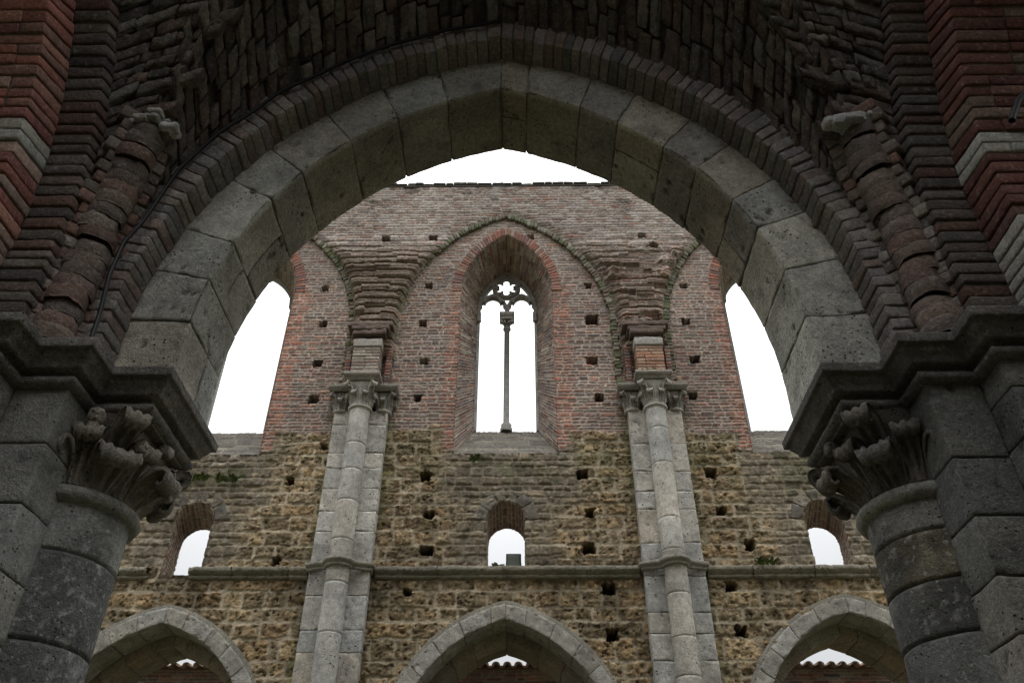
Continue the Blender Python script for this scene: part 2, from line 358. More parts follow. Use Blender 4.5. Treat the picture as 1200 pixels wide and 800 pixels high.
# generic curves helpers ------------------------------------------------
def loft_map(A, B, ya, yb):
    """u = arclength along A, v = 0..1 from A (y=ya) to B (y=yb)"""
    s = np.concatenate([[0], np.cumsum(np.hypot(*np.diff(A, axis=0).T))])
    def f(u, v):
        ax, az = np.interp(u, s, A[:, 0]), np.interp(u, s, A[:, 1]); bx, bz = np.interp(u, s, B[:, 0]), np.interp(u, s, B[:, 1])
        return np.stack([ax+(bx-ax)*v, ya+(yb-ya)*v, az+(bz-az)*v], 1)
    return f, s[-1]
def voussoirs(acc, cx, w, z0, R, t, zb, y0, y1, step, cols, r=.012, st=.04, amp=.006, gap=.006, cv=.2, yj=.0, zj=0., stilt=True, split=0, pits=0, colj=.15, split_p=.5, fr=14, skip=None, chip=0):
    """ring of separate stones round a pointed arch, thickness t outward"""
    k = R-w; tm = math.acos(k/R); La = R*tm; Ls = (z0-zb) if stilt else 0
    for side in (-1, 1):
        tot = La+Ls; u = 0; i = 0
        while u < tot-1e-6:
            du = step*random.uniform(.8, 1.2)
            if tot-u-du < step*.5: du = tot-u
            def f(P, side=side):
                s = P[:, 0]-Ls; th = np.maximum(s, 0)/R; below = np.minimum(s, 0)
                rad = R+P[:, 2]; th = th/tm*np.arccos(np.clip(k/rad, -1, 1))
                xx = cx+side*(rad*np.cos(th)-k); zz = z0+rad*np.sin(th)+below
                return np.stack([xx, P[:, 1], zz], 1)
            a = y0+random.uniform(-yj, yj); b = y1
            col = jit(pick(cols), colj)
            if skip is None or not skip(side, i):
                dz_ = random.uniform(-zj, zj)
                if split and random.random() < split_p:
                    m = lerp(a, b, random.uniform(.35, .65))
                    block(acc, f, (u+gap/2, a, dz_), (u+du-gap/2, m-gap/2, t+dz_), col, r, st, amp, fr, cv, pits=pits, chip=chip)
                    block(acc, f, (u+gap/2, m+gap/2, random.uniform(-zj, zj)), (u+du-gap/2, b, t), jit(pick(cols), colj), r, st, amp, fr, cv, pits=pits, chip=chip)
                else:
                    block(acc, f, (u+gap/2, a, dz_), (u+du-gap/2, b, t+dz_), col, r, st, amp, fr, cv, pits=pits, chip=chip)
            u += du; i += 1

BYL = {-1: 'left', 0: 'middle', 1: 'right'}
STN = [(.34, .325, .285), (.30, .29, .255), (.37, .35, .31), (.27, .265, .24), (.33, .30, .25)]
# ---- windows of the wall
for kb in bays:
    b = kb*BAY
    # lancet: red brick surround (part) > reveal, sill, stone_frame, tracery ...
    acc = Acc(); o = sh(LW, b)
    voussoirs(acc, o['cx'], o['w'], o['z0'], o['R'], .20, o['z0'], YW-.014, YW+.2, .072, REDS+BRICKS[:4]+[(.28, .20, .16)], .008, .05, .007, .008, .35, .006, .006)
    lan = acc.build('lancet_window', M_brick, nave)
    if kb == 0: lan['label'] = 'middle lancet with its mullion and tracery complete'
    A = arch_pts(**{**o, 'nj': 40, 'na': 30}); i_ = sh(LI, b); B = arch_pts(**{**i_, 'nj': 40, 'na': 30})
    f, S = loft_map(A, B, YW-.005, YW+.97)
    V, Fq, cc = psheet(f, np.arange(0, S, .019), np.linspace(0, 1, 40), lambda u, v, P: brick_rel(u, v*.97, .078, .25, 200+kb, .014, BRICKS+[(.32, .27, .22)]*4, rough=.008), flip=False)
    mk('reveal', V, Fq, cc, M_wall, lan)
    def sillf(u, v, o=o, i_=i_):
        w_ = lerp(o['w'], i_['w'], v); return np.stack([lerp(o['cx'], i_['cx'], v)+(u*2-1)*(w_+.04), YW+.95*v, lerp(o['zb'], i_['zb'], v)], 1)
    V, Fq, cc = psheet(sillf, np.linspace(0, 1, 90), np.linspace(0, 1, 70), lambda u, v, P: brick_rel(v*1.4, u*1.7, .16, .42, 220+kb, .02, [(.20, .185, .155), (.24, .22, .18), (.17, .155, .13)], rough=.014, warp=.02))
    mk('sill', V, Fq, cc*.62, M_wall, lan)
    # thin stone frame round the glazing plane
    def frame(xx, zz, i_=i_): return np.abs(arch_sdf(xx, zz, i_['cx'], i_['w'], i_['z0'], i_['R'], i_['zb']-.3)+.0)-.045
    V, Fq = extrude_sdf(frame, np.arange(i_['cx']-.75, i_['cx']+.76, .02), np.arange(i_['zb'], 14.6, .03), YW+.93, YW+1.1)
    mk('stone_frame', V, Fq, np.array([.33, .33, .31])*(.7+.6*fb3(V*6, 4))[:, None], M_farstone, lan, False)
    if kb == 0:
        cx = i_['cx']
        def trac(xx, zz):
            di = arch_sdf(xx, zz, cx, .65, 13.35, 1.30, 10); out = np.abs(di+.02)-.035
            for s in (-1, 1):
                lx = cx+s*.325; sub = arch_sdf(xx, zz, lx, .325, 13.33, .50, 13.2)
                hole = np.minimum(np.hypot(xx-lx, zz-13.56)-.165, np.minimum(np.hypot(xx-lx+.135, zz-13.40)-.14, np.hypot(xx-lx-.135, zz-13.40)-.14))
                hole = np.minimum(hole, np.maximum(np.abs(xx-lx)-.275, zz-13.40))
                eye = np.minimum(np.hypot((xx-lx+.215)*1.1, zz-13.55)-.045, np.hypot((xx-lx-.215)*1.1, zz-13.55)-.045)
                out = np.minimum(out, np.maximum(np.maximum(sub-.028, -hole), np.maximum(-eye, 13.2-zz)))
            ox = cx-.02; oz = 14.045; r = np.hypot(xx-ox, zz-oz); ro = np.hypot(xx-ox, zz-oz)-.155
            for q in range(6):
                a = PI/2+q*PI/3; ro = np.minimum(ro, np.hypot(xx-ox-.188*math.cos(a), zz-oz-.188*math.sin(a))-.076)
                ro = np.minimum(ro, np.hypot(xx-ox-.275*math.cos(a+PI/6), zz-oz-.275*math.sin(a+PI/6))-.02)
            out = np.minimum(out, np.maximum(r-.32, -ro))
            top = np.hypot(xx-cx-.005, zz-14.435)-.022
            return np.maximum(np.maximum(out, di-.04), np.maximum(13.2-zz, -top))
        V, Fq = extrude_sdf(trac, np.arange(cx-.72, cx+.72, .0085), np.arange(13.19, 14.56, .0085), YW+.90, YW+1.04)
        mk('tracery', V, Fq, np.array([.27, .265, .24])*(.6+.8*fb3(V*7, 6))[:, None], M_farstone, lan, False)
        prof = [(.12, 10.2), (.125, 10.27), (.10, 10.3), (.11, 10.36), (.062, 10.42), (.06, 11.4), (.058, 12.80), (.085, 12.82), (.085, 12.86), (.066, 12.88), (.08, 12.98), (.13, 13.10), (.165, 13.12), (.165, 13.22)]
        acc = Acc(); n = 24; V = []
        for r, zz in prof:
            a = np.arange(n)*2*PI/n; sq = 1/np.maximum(np.abs(np.cos(a)), np.abs(np.sin(a))); kf = sm(12.9, 13.1, zz); rr2 = r*lerp(1, sq, kf)
            V.append(np.stack([cx+.0+rr2*np.cos(a), YW+.97+rr2*np.sin(a), np.full(n, zz)], 1))
        V = np.stack(V, 1).reshape(-1, 3)
        acc.add(V, gridF(n, len(prof), True), np.array([.29, .285, .265])*(.7+.6*fb3(V*9, 8))[:, None])
        for s in (-1, 1):      # carved leaves of the little capital
            for dx, dz_, r in ((.10, 13.04, .045), (.12, 12.95, .035), (.03, 13.05, .04), (.05, 12.94, .03)):
                block(acc, ident, (cx+s*dx-r, YW+.80, dz_-r), (cx+s*dx+r, YW+.9, dz_+r), (.25, .24, .22), .02, .03, .01, 20, .3)
        acc.build('mullion', M_farstone, lan)
        acc = Acc()
        for s in (-1, 1): block(acc, ident, (cx+s*.62-.05, YW+.86, 13.0), (cx+s*.62+.05, YW+.96, 13.28), (.27, .26, .24), .03, .04, .012, 15)
        acc.build('corbel', M_farstone, lan)
    else:
        acc = Acc()   # broken stubs where the tracery was lost
        for q in range(5):
            s = random.choice((-1, 1)); zz = random.uniform(13.3, 14.2); th = (zz-13.35)/1.2
            xw = i_['cx']+s*(.62*math.cos(max(0, th)**1.5*1.4))
            block(acc, ident, (xw-.06, YW+.9, zz), (xw+.06, YW+1.03, zz+random.uniform(.08, .2)), (.27, .26, .24), .03, .03, .02, 14)
        acc.build('broken_tracery', M_farstone, lan)
    # small round-headed window
    acc = Acc(); o = sh(SW, b, zb=6.86 if kb < 0 else SW['zb'], cx=SW['cx']+b+(.06 if kb < 0 else 0))
    voussoirs(acc, o['cx'], o['w'], o['z0'], o['R'], .22, o['z0']-.02, YW-.006, YW+.25, .20, [tuple(.72*q for q in c_) for c_ in GREYR], .02, .035, .03, .016, .7, .012, .03, fr=9)
    sw = acc.build('small_window', M_wall, nave)
    A = arch_pts(**{**o, 'nj': 20, 'na': 24}); i2 = sh(SI, b, zb=6.86 if kb < 0 else SI['zb'], cx=SI['cx']+b+(.06 if kb < 0 else 0)); B = arch_pts(**{**i2, 'nj': 20, 'na': 24})
    f, S = loft_map(A, B, YW+.0, YW+.48)
    V, Fq, cc = psheet(f, np.arange(0, S, .018), np.linspace(0, 1, 50), lambda u, v, P: brick_rel(u, v*.6, .075, .26, 240+kb, .012, [(.20, .12, .09), (.16, .10, .08), (.22, .15, .11), (.18, .13, .10)], rough=.01))
    mk('reveal', V, Fq, cc, M_wall, sw)
    V, Fq, cc = psheet(lambda u, v: np.stack([o['cx']+(u*2-1)*.36, YW+.48*v, np.full_like(u, o['zb'])], 1), np.linspace(0, 1, 20), np.linspace(0, 1, 20), lambda u, v, P: brick_rel(v, u, .2, .3, 3, .01, GREYR))
    mk('sill', V, Fq, cc, M_wall, sw)

# ---- wall ribs (thin mossy brick rolls framing each bay)
for kb in bays:
    acc = Acc()
    voussoirs(acc, kb*BAY+(-.1 if kb == 0 else 0), RIB['w'], RIB['z0'], RIB['R'], .125, 10.55, YW-.07, YW+.05, .085, [(.11, .11, .075), (.10, .11, .06), (.15, .135, .105), (.15, .12, .09), (.20, .19, .155)], .016, .05, .014, .008, .4, .02, .018)
    acc.build('wall_rib', M_wall, nave)
# ---- string course
def sweep(path, prof, closed=False):
    """path: plan polyline (x,y); prof: (offset outward=right side of the path, z)"""
    path = np.array(path, float); n = len(path); d = np.diff(path, axis=0); d /= np.linalg.norm(d, axis=1)[:, None]
    nr = np.stack([d[:, 1], -d[:, 0]], 1); out = []
    for i in range(n):
        a = nr[max(i-1, 0)]; b = nr[min(i, n-2)]; m = a+b; m /= max(np.dot(m, a), 1e-6); out.append(m)
    out = np.array(out)
    V = np.array([[(path[i, 0]+out[i, 0]*o, path[i, 1]+out[i, 1]*o, z_) for o, z_ in prof] for i in range(n)])
    return V
def densify(V, st, prof_st=None):
    out = [V[0]]
    for i in range(len(V)-1):
        L = np.linalg.norm(V[i+1]-V[i], axis=1).max(); k = max(1, int(L/st))
        for j in range(1, k+1): out.append(V[i]+(V[i+1]-V[i])*j/k)
    return np.array(out)
def moulding(acc, path, prof, col, st=.04, amp=.004, seed=1, fr=12, cv=.25, pst=.02):
    pr = [prof[0]]
    for a, b_ in zip(prof[:-1], prof[1:]):
        k = max(1, int(math.hypot(b_[0]-a[0], b_[1]-a[1])/pst))
        for j in range(1, k+1): pr.append((a[0]+(b_[0]-a[0])*j/k, a[1]+(b_[1]-a[1])*j/k))
    V = densify(sweep(path, pr), st); nu, nv = V.shape[:2]; P = V.reshape(-1, 3)
    nz = np.stack([fb3(P*fr+q*31, seed) for q in range(3)], 1)-.5
    cc = np.array(col)[None]*(1+cv*2*(fb3(P*fr*.5, seed+9)-.5))[:, None]
    acc.add(P+nz*2*amp, gridF(nu, nv), cc)
SC = [(o_, z_-.09) for o_, z_ in [(0, 6.86), (.04, 6.865), (.06, 6.885), (.062, 6.905), (.045, 6.92), (.045, 6.925), (.09, 6.95), (.115, 6.98), (.118, 6.985), (.118, 7.045), (.112, 7.05), (0, 7.06)]]
segs = [(-8.3, -5.98), (-5.30, -3.30), (-2.2, 2.2), (3.30, 8.3)]
acc = Acc()
for a, b_ in segs:
    u = a
    while u < b_-.01:
        e = min(b_, u+random.uniform(.7, 1.2)); e = b_ if b_-e < .3 else e; dy = random.uniform(-.008, .008)
        moulding(acc, [(u+.006, YW+dy), (e-.006, YW+dy)], SC, jit((.185, .17, .135), .2), .03, .022, random.randint(0, 99)); u = e
acc.build('string_course', M_farstone, nave)
# ---- coping of barrel tiles
def tiles(acc, x0, x1, y0, z0, y1, z1, sp=.21, r=.085, th=.014, cols=((.30, .17, .11), (.24, .14, .10), (.33, .22, .16), (.20, .15, .12)), pans=True, L=.45):
    nx = int((x1-x0)/sp); tl = math.hypot(y1-y0, z1-z0); rows = max(1, int(round(tl/L*1.15)))
    d = np.array([0, (y1-y0)/tl, (z1-z0)/tl]); nrm = np.array([0, -d[2], d[1]]); nrm = nrm if nrm[2] > 0 else -nrm
    for i in range(nx):
        for q in range(rows):
            for pan in ((0, 1) if pans else (0,)):
                cx_ = x0+(i+.5*pan)*sp+random.uniform(-.012, .012); s0 = q*tl/rows-random.uniform(0, .04); s1 = min(s0+tl/rows*1.15, tl)
                th_ = np.linspace(0, PI, 9); t2 = np.linspace(0, 1, 3); V = []
                for rr3 in (r, r-th):
                    for t in t2:
                        base = np.array([cx_, y0, z0])+d*(s0+(s1-s0)*t); rk = rr3*(1-.12*t)
                        sg = -1 if pan else 1
                        V.append(base[None]+np.outer(np.cos(th_)*rk, [1, 0, 0])+np.outer(sg*np.sin(th_)*rk*.8+(.02*(1-t) if not pan else .05+.01*(1-t)), nrm))
                V = np.stack(V, 0).reshape(-1, 3)
                G = gridF(3, 9); Fq = [G, G[:, ::-1]+27, np.array([[a, a+1, a+28, a+27] for a in range(8)]), np.array([[18+a+1, 18+a, 45+a, 45+a+1] for a in range(8)])]
                acc.add(V, np.vstack(Fq), jit(pick(cols), .25))
acc = Acc()
u = -8.3
while u < 8.3:
    w_ = random.uniform(.16, .34); block(acc, ident, (u+.004, YW-.09+random.uniform(-.02, .02), ZT-.004), (u+w_, YW+.3, ZT+random.choice((.03, .035, .045, .065))+random.uniform(-.008, .008)), jit((.11, .10, .09), .2), .022, .05, .01, 9, .3); u += w_
block(acc, ident, (-8.3, YW-.06, ZT-.06), (8.3, YW+1.2, ZT+.012), (.10, .095, .085), .012, .1, .012)
acc.build('coping_tiles', M_tile, nave)

# ---- engaged columns on the nave wall
def capital_bell(acc, cx, cy, z0, z1, r0, r1, sq, col, n=28, m=10, seed=0):
    V = []
    for j in range(m+1):
        t = j/m; a = np.arange(n)*2*PI/n; rr_ = r0+(r1-r0)*t**2.2; k = sm(.55, 1, t)
        s = 1/np.maximum(np.abs(np.cos(a)), np.abs(np.sin(a))); rad = lerp(rr_, np.minimum(s, 1.36)*sq*.98, k*.85)
        V.append(np.stack([cx+rad*np.cos(a), cy+rad*np.sin(a), np.full(n, z0+(z1-z0)*t)], 1))
    V = np.stack(V, 1).reshape(-1, 3)
    V = V+(np.stack([fb3(V*18+q*9, seed) for q in range(3)], 1)-.5)*.012
    acc.add(V, gridF(n, m+1, True), np.array(col)[None]*(.7+.6*fb3(V*9, seed+1))[:, None])
def leaf(acc, cx, cy, ang, z0, z1, r0, r1, w, col, curl=.05, ribs=3, seed=0, fat=1.):
    """a crocket: strap of stone rising from the bell and rolling over into a knob"""
    m = 28; k = 30; T = np.linspace(0, 1, m); V = []
    ca, sa = math.cos(ang), math.sin(ang)
    for t in T:
        if t < .68:
            s = t/.68; rad = r0+(r1-r0)*s**1.9; zz = z0+(z1-z0)*s; tx, tz = (r1-r0)*1.9*max(s, .02)**.9, (z1-z0)
        else:
            s = (t-.68)/.32*4.2; rad = r1+curl*(math.sin(s))*(1-.10*s); zz = z1-curl*(1-math.cos(s))*(1-.05*s)+0; tx, tz = math.cos(s), -math.sin(s)
            rad += curl*.15
        L = math.hypot(tx, tz); nx_, nz_ = tz/L, -tx/L
        wt = w*(.62+.38*sm(0, .6, np.array(t))-.30*sm(.7, 1, np.array(t))); tk = (.022+.012*t)*fat if t < .68 else (.030-.012*(t-.68)/.32)*fat
        p = np.linspace(0, 2*PI, k, endpoint=False)
        la = np.cos(p)*wt*.5; no = np.sin(p)*tk*.6*(1+.55*np.cos(la/wt*ribs*2*PI))-.25*wt*(np.abs(la)/wt*2)**2*(.5 if t < .75 else .15)+np.where(np.sin(p) > 0, .011*fat*np.cos(la/wt*ribs*2*PI), 0)*min(1, 4*t)
        rr_ = rad+nx_*no; z_ = zz+nz_*no
        V.append(np.stack([cx+ca*rr_-sa*la, cy+sa*rr_+ca*la, z_], 1))
    V = np.stack(V, 0); P = V.reshape(-1, 3)
    P = P+(np.stack([fb3(P*25+q*9, seed) for q in range(3)], 1)-.5)*.008
    c_ = np.array(col)[None]*(.65+.7*fb3(P*12, seed+3))[:, None]
    F_ = []
    for i in range(m-1):
        for j in range(k): F_.append((i*k+j, i*k+(j+1) % k, (i+1)*k+(j+1) % k, (i+1)*k+j))
    acc.add(P, F_, c_)
    # round end caps of the roll
    cn = V[-6:].reshape(-1, 3).mean(0); block(acc, ident, cn-curl*.62, cn+curl*.62, col, curl*.55, .02, .004)
def lathe(acc, cx, cy, prof, col, n=40, amp=.003, seed=0, fr=14, dark=None, cv=.25, a0=0, a1=2*PI, zst=.03):
    pr = [prof[0]]
    for a, b_ in zip(prof[:-1], prof[1:]):
        k = max(1, int(math.hypot(b_[0]-a[0], b_[1]-a[1])/zst))
        for j in range(1, k+1): pr.append((a[0]+(b_[0]-a[0])*j/k, a[1]+(b_[1]-a[1])*j/k))
    a = np.arange(n)*2*PI/n; R_ = np.array([p[0] for p in pr]); Z_ = np.array([p[1] for p in pr])
    A, I = np.meshgrid(a, np.arange(len(pr)), indexing='ij'); P0 = np.stack([cx+R_[I]*np.cos(A), cy+R_[I]*np.sin(A), Z_[I]], -1).reshape(-1, 3)
    nz = fb3(P0*fr, seed)-.5; rad = np.stack([np.cos(A), np.sin(A), 0*A], -1).reshape(-1, 3)
    c_ = np.array(col)[None]*(1+cv*2*(fb3(P0*fr*.5, seed+3)-.5))[:, None]
    if dark is not None: c_ = dark(P0, c_)
    acc.add(P0+rad*(nz*2*amp)[:, None], gridF(n, len(pr), True), c_)
PALE = [(.385, .37, .335), (.40, .385, .35), (.47, .45, .40), (.36, .345, .31), (.42, .39, .33)]
def engaged(cx, label, brickish):
    t = thing('engaged_column', label, 'column', (cx, YW, 0), 'engaged columns of the nave wall')
    acc = Acc(); zz = 0.0
    while zz < 9.95:
        hh = min(random.uniform(.30, .62), 9.97-zz); hh = 9.97-zz if 9.97-zz-hh < .15 else hh
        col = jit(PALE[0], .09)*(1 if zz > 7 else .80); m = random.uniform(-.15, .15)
        for a, b_ in ((-.50, m), (m, .50)):
            block(acc, ident, (cx+a+.001, YW-.17+random.uniform(-.006, .006), zz+.0015), (cx+b_-.001, YW+.1, zz+hh-.0015), jit(col, .05), .008, .035, .008, 10, .45, pits=1.5, chip=.015)
        zz += hh
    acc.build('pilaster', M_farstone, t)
    acc = Acc(); zz = 0.; sy = YW-.25
    while zz < 9.9:
        hh = min(random.uniform(.5, 1.05), 9.92-zz); hh = 9.92-zz if 9.92-zz-hh < .2 else hh
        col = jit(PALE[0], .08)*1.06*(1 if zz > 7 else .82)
        lathe(acc, cx, sy, [(.180, zz), (.188, zz+.008), (.188, zz+hh-.008), (.180, zz+hh)], col, 36, .007, random.randint(0, 99), 7, zst=.03, cv=.45)
        zz += hh
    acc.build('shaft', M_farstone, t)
    acc = Acc(); path = [(cx+.50, YW+.1), (cx+.50, YW-.17)]
    th_ = np.linspace(.0, PI, 15); path += [(cx+.19*math.cos(a), sy-.02-.19*math.sin(a)) for a in th_]
    path += [(cx-.50, YW-.17), (cx-.50, YW+.1)]
    moulding(acc, path[::-1], [(o_*.62, 6.92+(z_-6.88)*.72) for o_, z_ in SC], (.22, .205, .175), .05, .010, 5)
    acc.build('moulded_band', M_farstone, t)
    # centre capital with crockets, two side capitals
    acc = Acc(); cy = sy
    lathe(acc, cx, cy, [(.19, 9.90), (.222, 9.915), (.228, 9.945), (.195, 9.965)], jit((.40, .38, .34), .1), 28, .004, 3)
    capital_bell(acc, cx, cy, 9.95, 10.44, .185, .22, .25, (.30, .285, .255))
    for q in range(8):
        a = q*PI/4+PI/8*0
        leaf(acc, cx, cy, a+PI/8, 9.97, 10.22, .185, .25, .13, (.33, .315, .28), .035, 3, q)
        if q % 2: leaf(acc, cx, cy, a, 10.05, 10.41, .185, .335, .13, (.33, .315, .28), .05, 3, q+20)
    acc.build('capital', M_farstone, t)
    for s in (-1, 1):
        acc = Acc(); px = cx+s*.40; py = YW-.06
        lathe(acc, px, py, [(.12, 9.94), (.16, 9.96), (.16, 9.99), (.13, 10.0)], (.30, .285, .25), 20, .004, 3)
        capital_bell(acc, px, py, 9.98, 10.36, .13, .15, .17, (.27, .26, .235))
        for q in range(8):
            a = q*PI/4
            leaf(acc, px, py, a, 10.0, (10.2, 10.33)[q % 2], .13, (.19, .24)[q % 2], .10, (.28, .265, .235), .035, 3, q)
        acc.build('side_capital', M_farstone, t)
        acc = Acc()
        moulding(acc, [(px-s*.0-.2, YW+.1), (px-.2, py-.2), (px+.2, py-.2), (px+.2, YW+.1)], [(0, 10.36), (.02, 10.37), (.06, 10.44), (.06, 10.50), (-.2, 10.51)], (.21, .195, .165), .04, .008, 7)
        acc.build('side_abacus', M_farstone, t)
        acc = Acc(); zz = 10.52       # rib stubs standing on the side capitals
        while zz < 11.5:
            block(acc, ident, (px+s*.0-.055, YW-.15, zz), (px+.055, YW+.1, zz+.07), jit(pick(BRICKS), .2), .012, .05, .006); zz += .076
        acc.build('rib_stub', M_brick, t)
    acc = Acc()
    moulding(acc, [(cx-.27, YW+.1), (cx-.27, YW-.49), (cx+.27, YW-.49), (cx+.27, YW+.1)], [(-.25, 10.445), (0, 10.45), (.03, 10.47), (.03, 10.50), (.075, 10.56), (.075, 10.62), (-.3, 10.63)], (.20, .185, .155), .04, .008, 8)
    acc.build('abacus', M_farstone, t)
    acc = Acc(); zz = 10.63; cols = [(.30, .17, .115), (.28, .19, .14), (.24, .15, .11), (.31, .22, .16)] if brickish else [(.25, .215, .18), (.22, .18, .15), (.28, .25, .21), (.21, .16, .13)]
    while zz < 11.3:
        m = random.uniform(-.12, .12)
        for a, b_ in ((-.265, m), (m, .265)):
            block(acc, ident, (cx+a+.003, YW-.42+random.uniform(-.005, .005), zz+.003), (cx+b_-.003, YW+.05, zz+.07), jit(pick(cols), .12), .01, .06, .006, 12, .25)
        zz += .076
    top = (.28, .27, .25) if brickish else (.27, .255, .225)
    block(acc, ident, (cx-.28, YW-.44, zz+.004), (cx+.28, YW+.05, zz+.19), top, .02, .05, .015, 8, .3)
    zz += .2
    for q in range(4):     # broken springer of the lost vault rib
        e = .05+.05*q
        block(acc, ident, (cx-.27-.06*q+random.uniform(-.03, .03), YW-.36-e*.25+random.uniform(-.05, .05), zz), (cx+.27+.06*q, YW+.02, zz+.11), (.12, .09, .075), .02, .06, .03, 9, .4); zz += .118
    acc.build('springer', M_wall, t)
engaged(-2.765, 'pale engaged column with grey stone springer block, left of the central traceried window', False)
engaged(2.745, 'pale engaged column with red brick springer block, right of the central traceried window', True)

# ---- far arcade arches
for kb, lab in ((-1, 'grey pointed arcade arch low on the nave wall, partly behind the left near column'), (0, 'grey pointed arcade arch below the central window with red tiles showing through it'), (1, 'grey pointed arcade arch low on the nave wall beside the right near column')):
    b = kb*BAY; dz_ = {-1: -.09, 0: -.04, 1: .06}[kb]
    t = thing('arcade_arch', lab, 'arch', (b, YW, 4), 'pointed arches of the opposite arcade')
    acc = Acc()
    voussoirs(acc, AR['cx']+b, AR['w'], AR['z0']+dz_, AR['R'], .25, 3.6, YW-.035, YW+.55, .42, [(.25, .24, .21), (.22, .21, .185), (.27, .255, .225)], .010, .035, .010, .002, .45, .006, .004, pits=2, chip=.012, colj=.06)
    voussoirs(acc, AR['cx']+b, AR['w']+.012, AR['z0']+dz_, AR['R']+.012, .30, 3.6, YW-.02, YW+.56, .8, [(.2, .19, .16)], .004, .09, .003, .0, .2)
    acc.build('outer_order', M_farstone, t)
    acc = Acc()
    voussoirs(acc, AR['cx']+b, AR['w']-.155, AR['z0']+dz_, AR['R']-.155, .33, 3.6, YW+.57, YW+1.24, .8, [(.13, .12, .10)], .004, .1, .003, .0, .2)
    voussoirs(acc, AR['cx']+b, AR['w']-.17, AR['z0']+dz_, AR['R']-.17, .23, 3.6, YW+.56, YW+1.25, .40, [(.24, .20, .15), (.20, .17, .13), (.27, .24, .19)], .014, .07, .010, .006, .22, .006, .004, split=1)
    acc.build('inner_order', M_farstone, t)

# ---- outer wall of the far aisle with its tiled top
ow = thing('aisle_outer_wall', 'dark red brick wall topped with clay tiles, seen through the far arcade arches', 'wall', (0, 17.5, 0))
V, Fq, cc = psheet(lambda u, v: np.stack([v, np.full_like(u, 17.5), u], 1), np.concatenate([np.arange(0, 5.2, .2), np.arange(5.2, 6.62, .02)]), np.arange(-9, 9.01, .03), lambda u, v, P: brick_rel(u, v, .075, .27, 300, .014, REDS+BRICKS, rough=.01), flip=True)
mk('masonry', V, Fq, cc*.8, M_wall, ow)
acc = Acc(); block(acc, ident, (-9, 17.42, 6.60), (9, 18.2, 6.65), (.12, .07, .05), .02, .3, .01); tiles(acc, -9, 9, 17.22, 6.59, 18.1, 6.72, .235, .085, .02, ((.36, .24, .18), (.31, .19, .14), (.40, .32, .27), (.26, .19, .16)))
acc.build('roof_tiles', M_tile, ow)

# ==================================================================== near side: aisle bay we stand in
CX = .13
NA = dict(w=1.56, z0=4.1, R=2.10)
ASH = [(.42, .42, .385), (.38, .38, .35), (.45, .445, .40), (.39, .39, .365), (.42, .40, .35), (.36, .36, .33)]
nt_ = thing('arcade_arch', 'great pointed arch of pale ashlar framing the view overhead', 'arch', (CX, 3.45, 3.82))
acc = Acc()
voussoirs(acc, CX, NA['w'], NA['z0'], NA['R'], .345, 3.83, 3.2, 3.70, .32, ASH, .007, .020, .007, .0025, .35, .003, .0025, split=1, pits=3, split_p=.45, fr=11, chip=.02)
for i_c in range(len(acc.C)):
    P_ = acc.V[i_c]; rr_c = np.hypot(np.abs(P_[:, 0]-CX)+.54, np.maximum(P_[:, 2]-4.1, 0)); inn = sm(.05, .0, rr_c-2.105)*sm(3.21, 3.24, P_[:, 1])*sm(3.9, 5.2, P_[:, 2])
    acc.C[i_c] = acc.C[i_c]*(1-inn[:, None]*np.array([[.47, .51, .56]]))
acc.build('voussoirs', M_stone, nt_)
acc = Acc()
voussoirs(acc, CX, NA['w']+.014, NA['z0'], NA['R']+.014, .31, 3.84, 3.214, 3.685, .6, [(.15, .14, .12)], .004, .06, .003, .0, .2)
acc.build('mortar_bed', M_mortar, nt_)
# brick order round it (wall rib)
wr = thing('brick_rib', 'brick rib of thin radial bricks hugging the outside of the great ashlar arch', 'rib', (CX, 3.1, 3.9))
NB = [(.18, .145, .13), (.15, .125, .11), (.20, .155, .135), (.13, .115, .105), (.23, .20, .175), (.20, .18, .16), (.18, .11, .09)]
acc = Acc()
voussoirs(acc, CX, 1.865, 4.1, 2.405, .26, 3.84, 3.02, 3.22, .066, [tuple(.55*(1.28*q+.02)+.45*.19 for q in c_) for c_ in NB], .010, .032, .009, .004, .35, .008, .007, fr=24, colj=.12)
acc.build('bricks', M_brick, wr)
# mortar bed behind the bricks so the joints are not open
acc = Acc()
voussoirs(acc, CX, 1.878, 4.1, 2.418, .24, 3.84, 3.034, 3.21, .5, [(.16, .145, .12)], .01, .05, .006, .0, .2)
acc.build('mortar_bed', M_mortar, wr)

# wall above the near arcade
def near_sdf(e):
    def q(xx, zz):
        d = np.maximum(np.maximum(np.abs(xx-CX)-8.2, zz-16.4), -zz)
        for k in (-1, 0, 1):
            b = CX+k*BAY; d = np.maximum(d, -arch_sdf(xx, zz, b, 1.56+e, 4.1, 2.10+e, -1)); d = np.maximum(d, -arch_sdf(xx, zz, b, .75, 13.2, 1.5, 9.6))
        return d
    return q
nw = thing('arcade_wall', 'thick nave arcade wall rising above the great near arch and its brick rib', 'wall', (CX, 3.8, 0))
for nm, e, ya, yb in (('aisle_leaf', .34, 3.32, 3.68), ('nave_leaf', 1.0, 3.69, 4.2)):
    V, Fq = extrude_sdf(near_sdf(e), np.arange(CX-8.3, CX+8.31, .1), np.arange(-.1, 16.5, .1), ya, yb)
    mk(nm, V, Fq, np.array([.22, .16, .12])*(.7+.6*fb3(V*3, 2))[:, None], M_wall, nw, False)

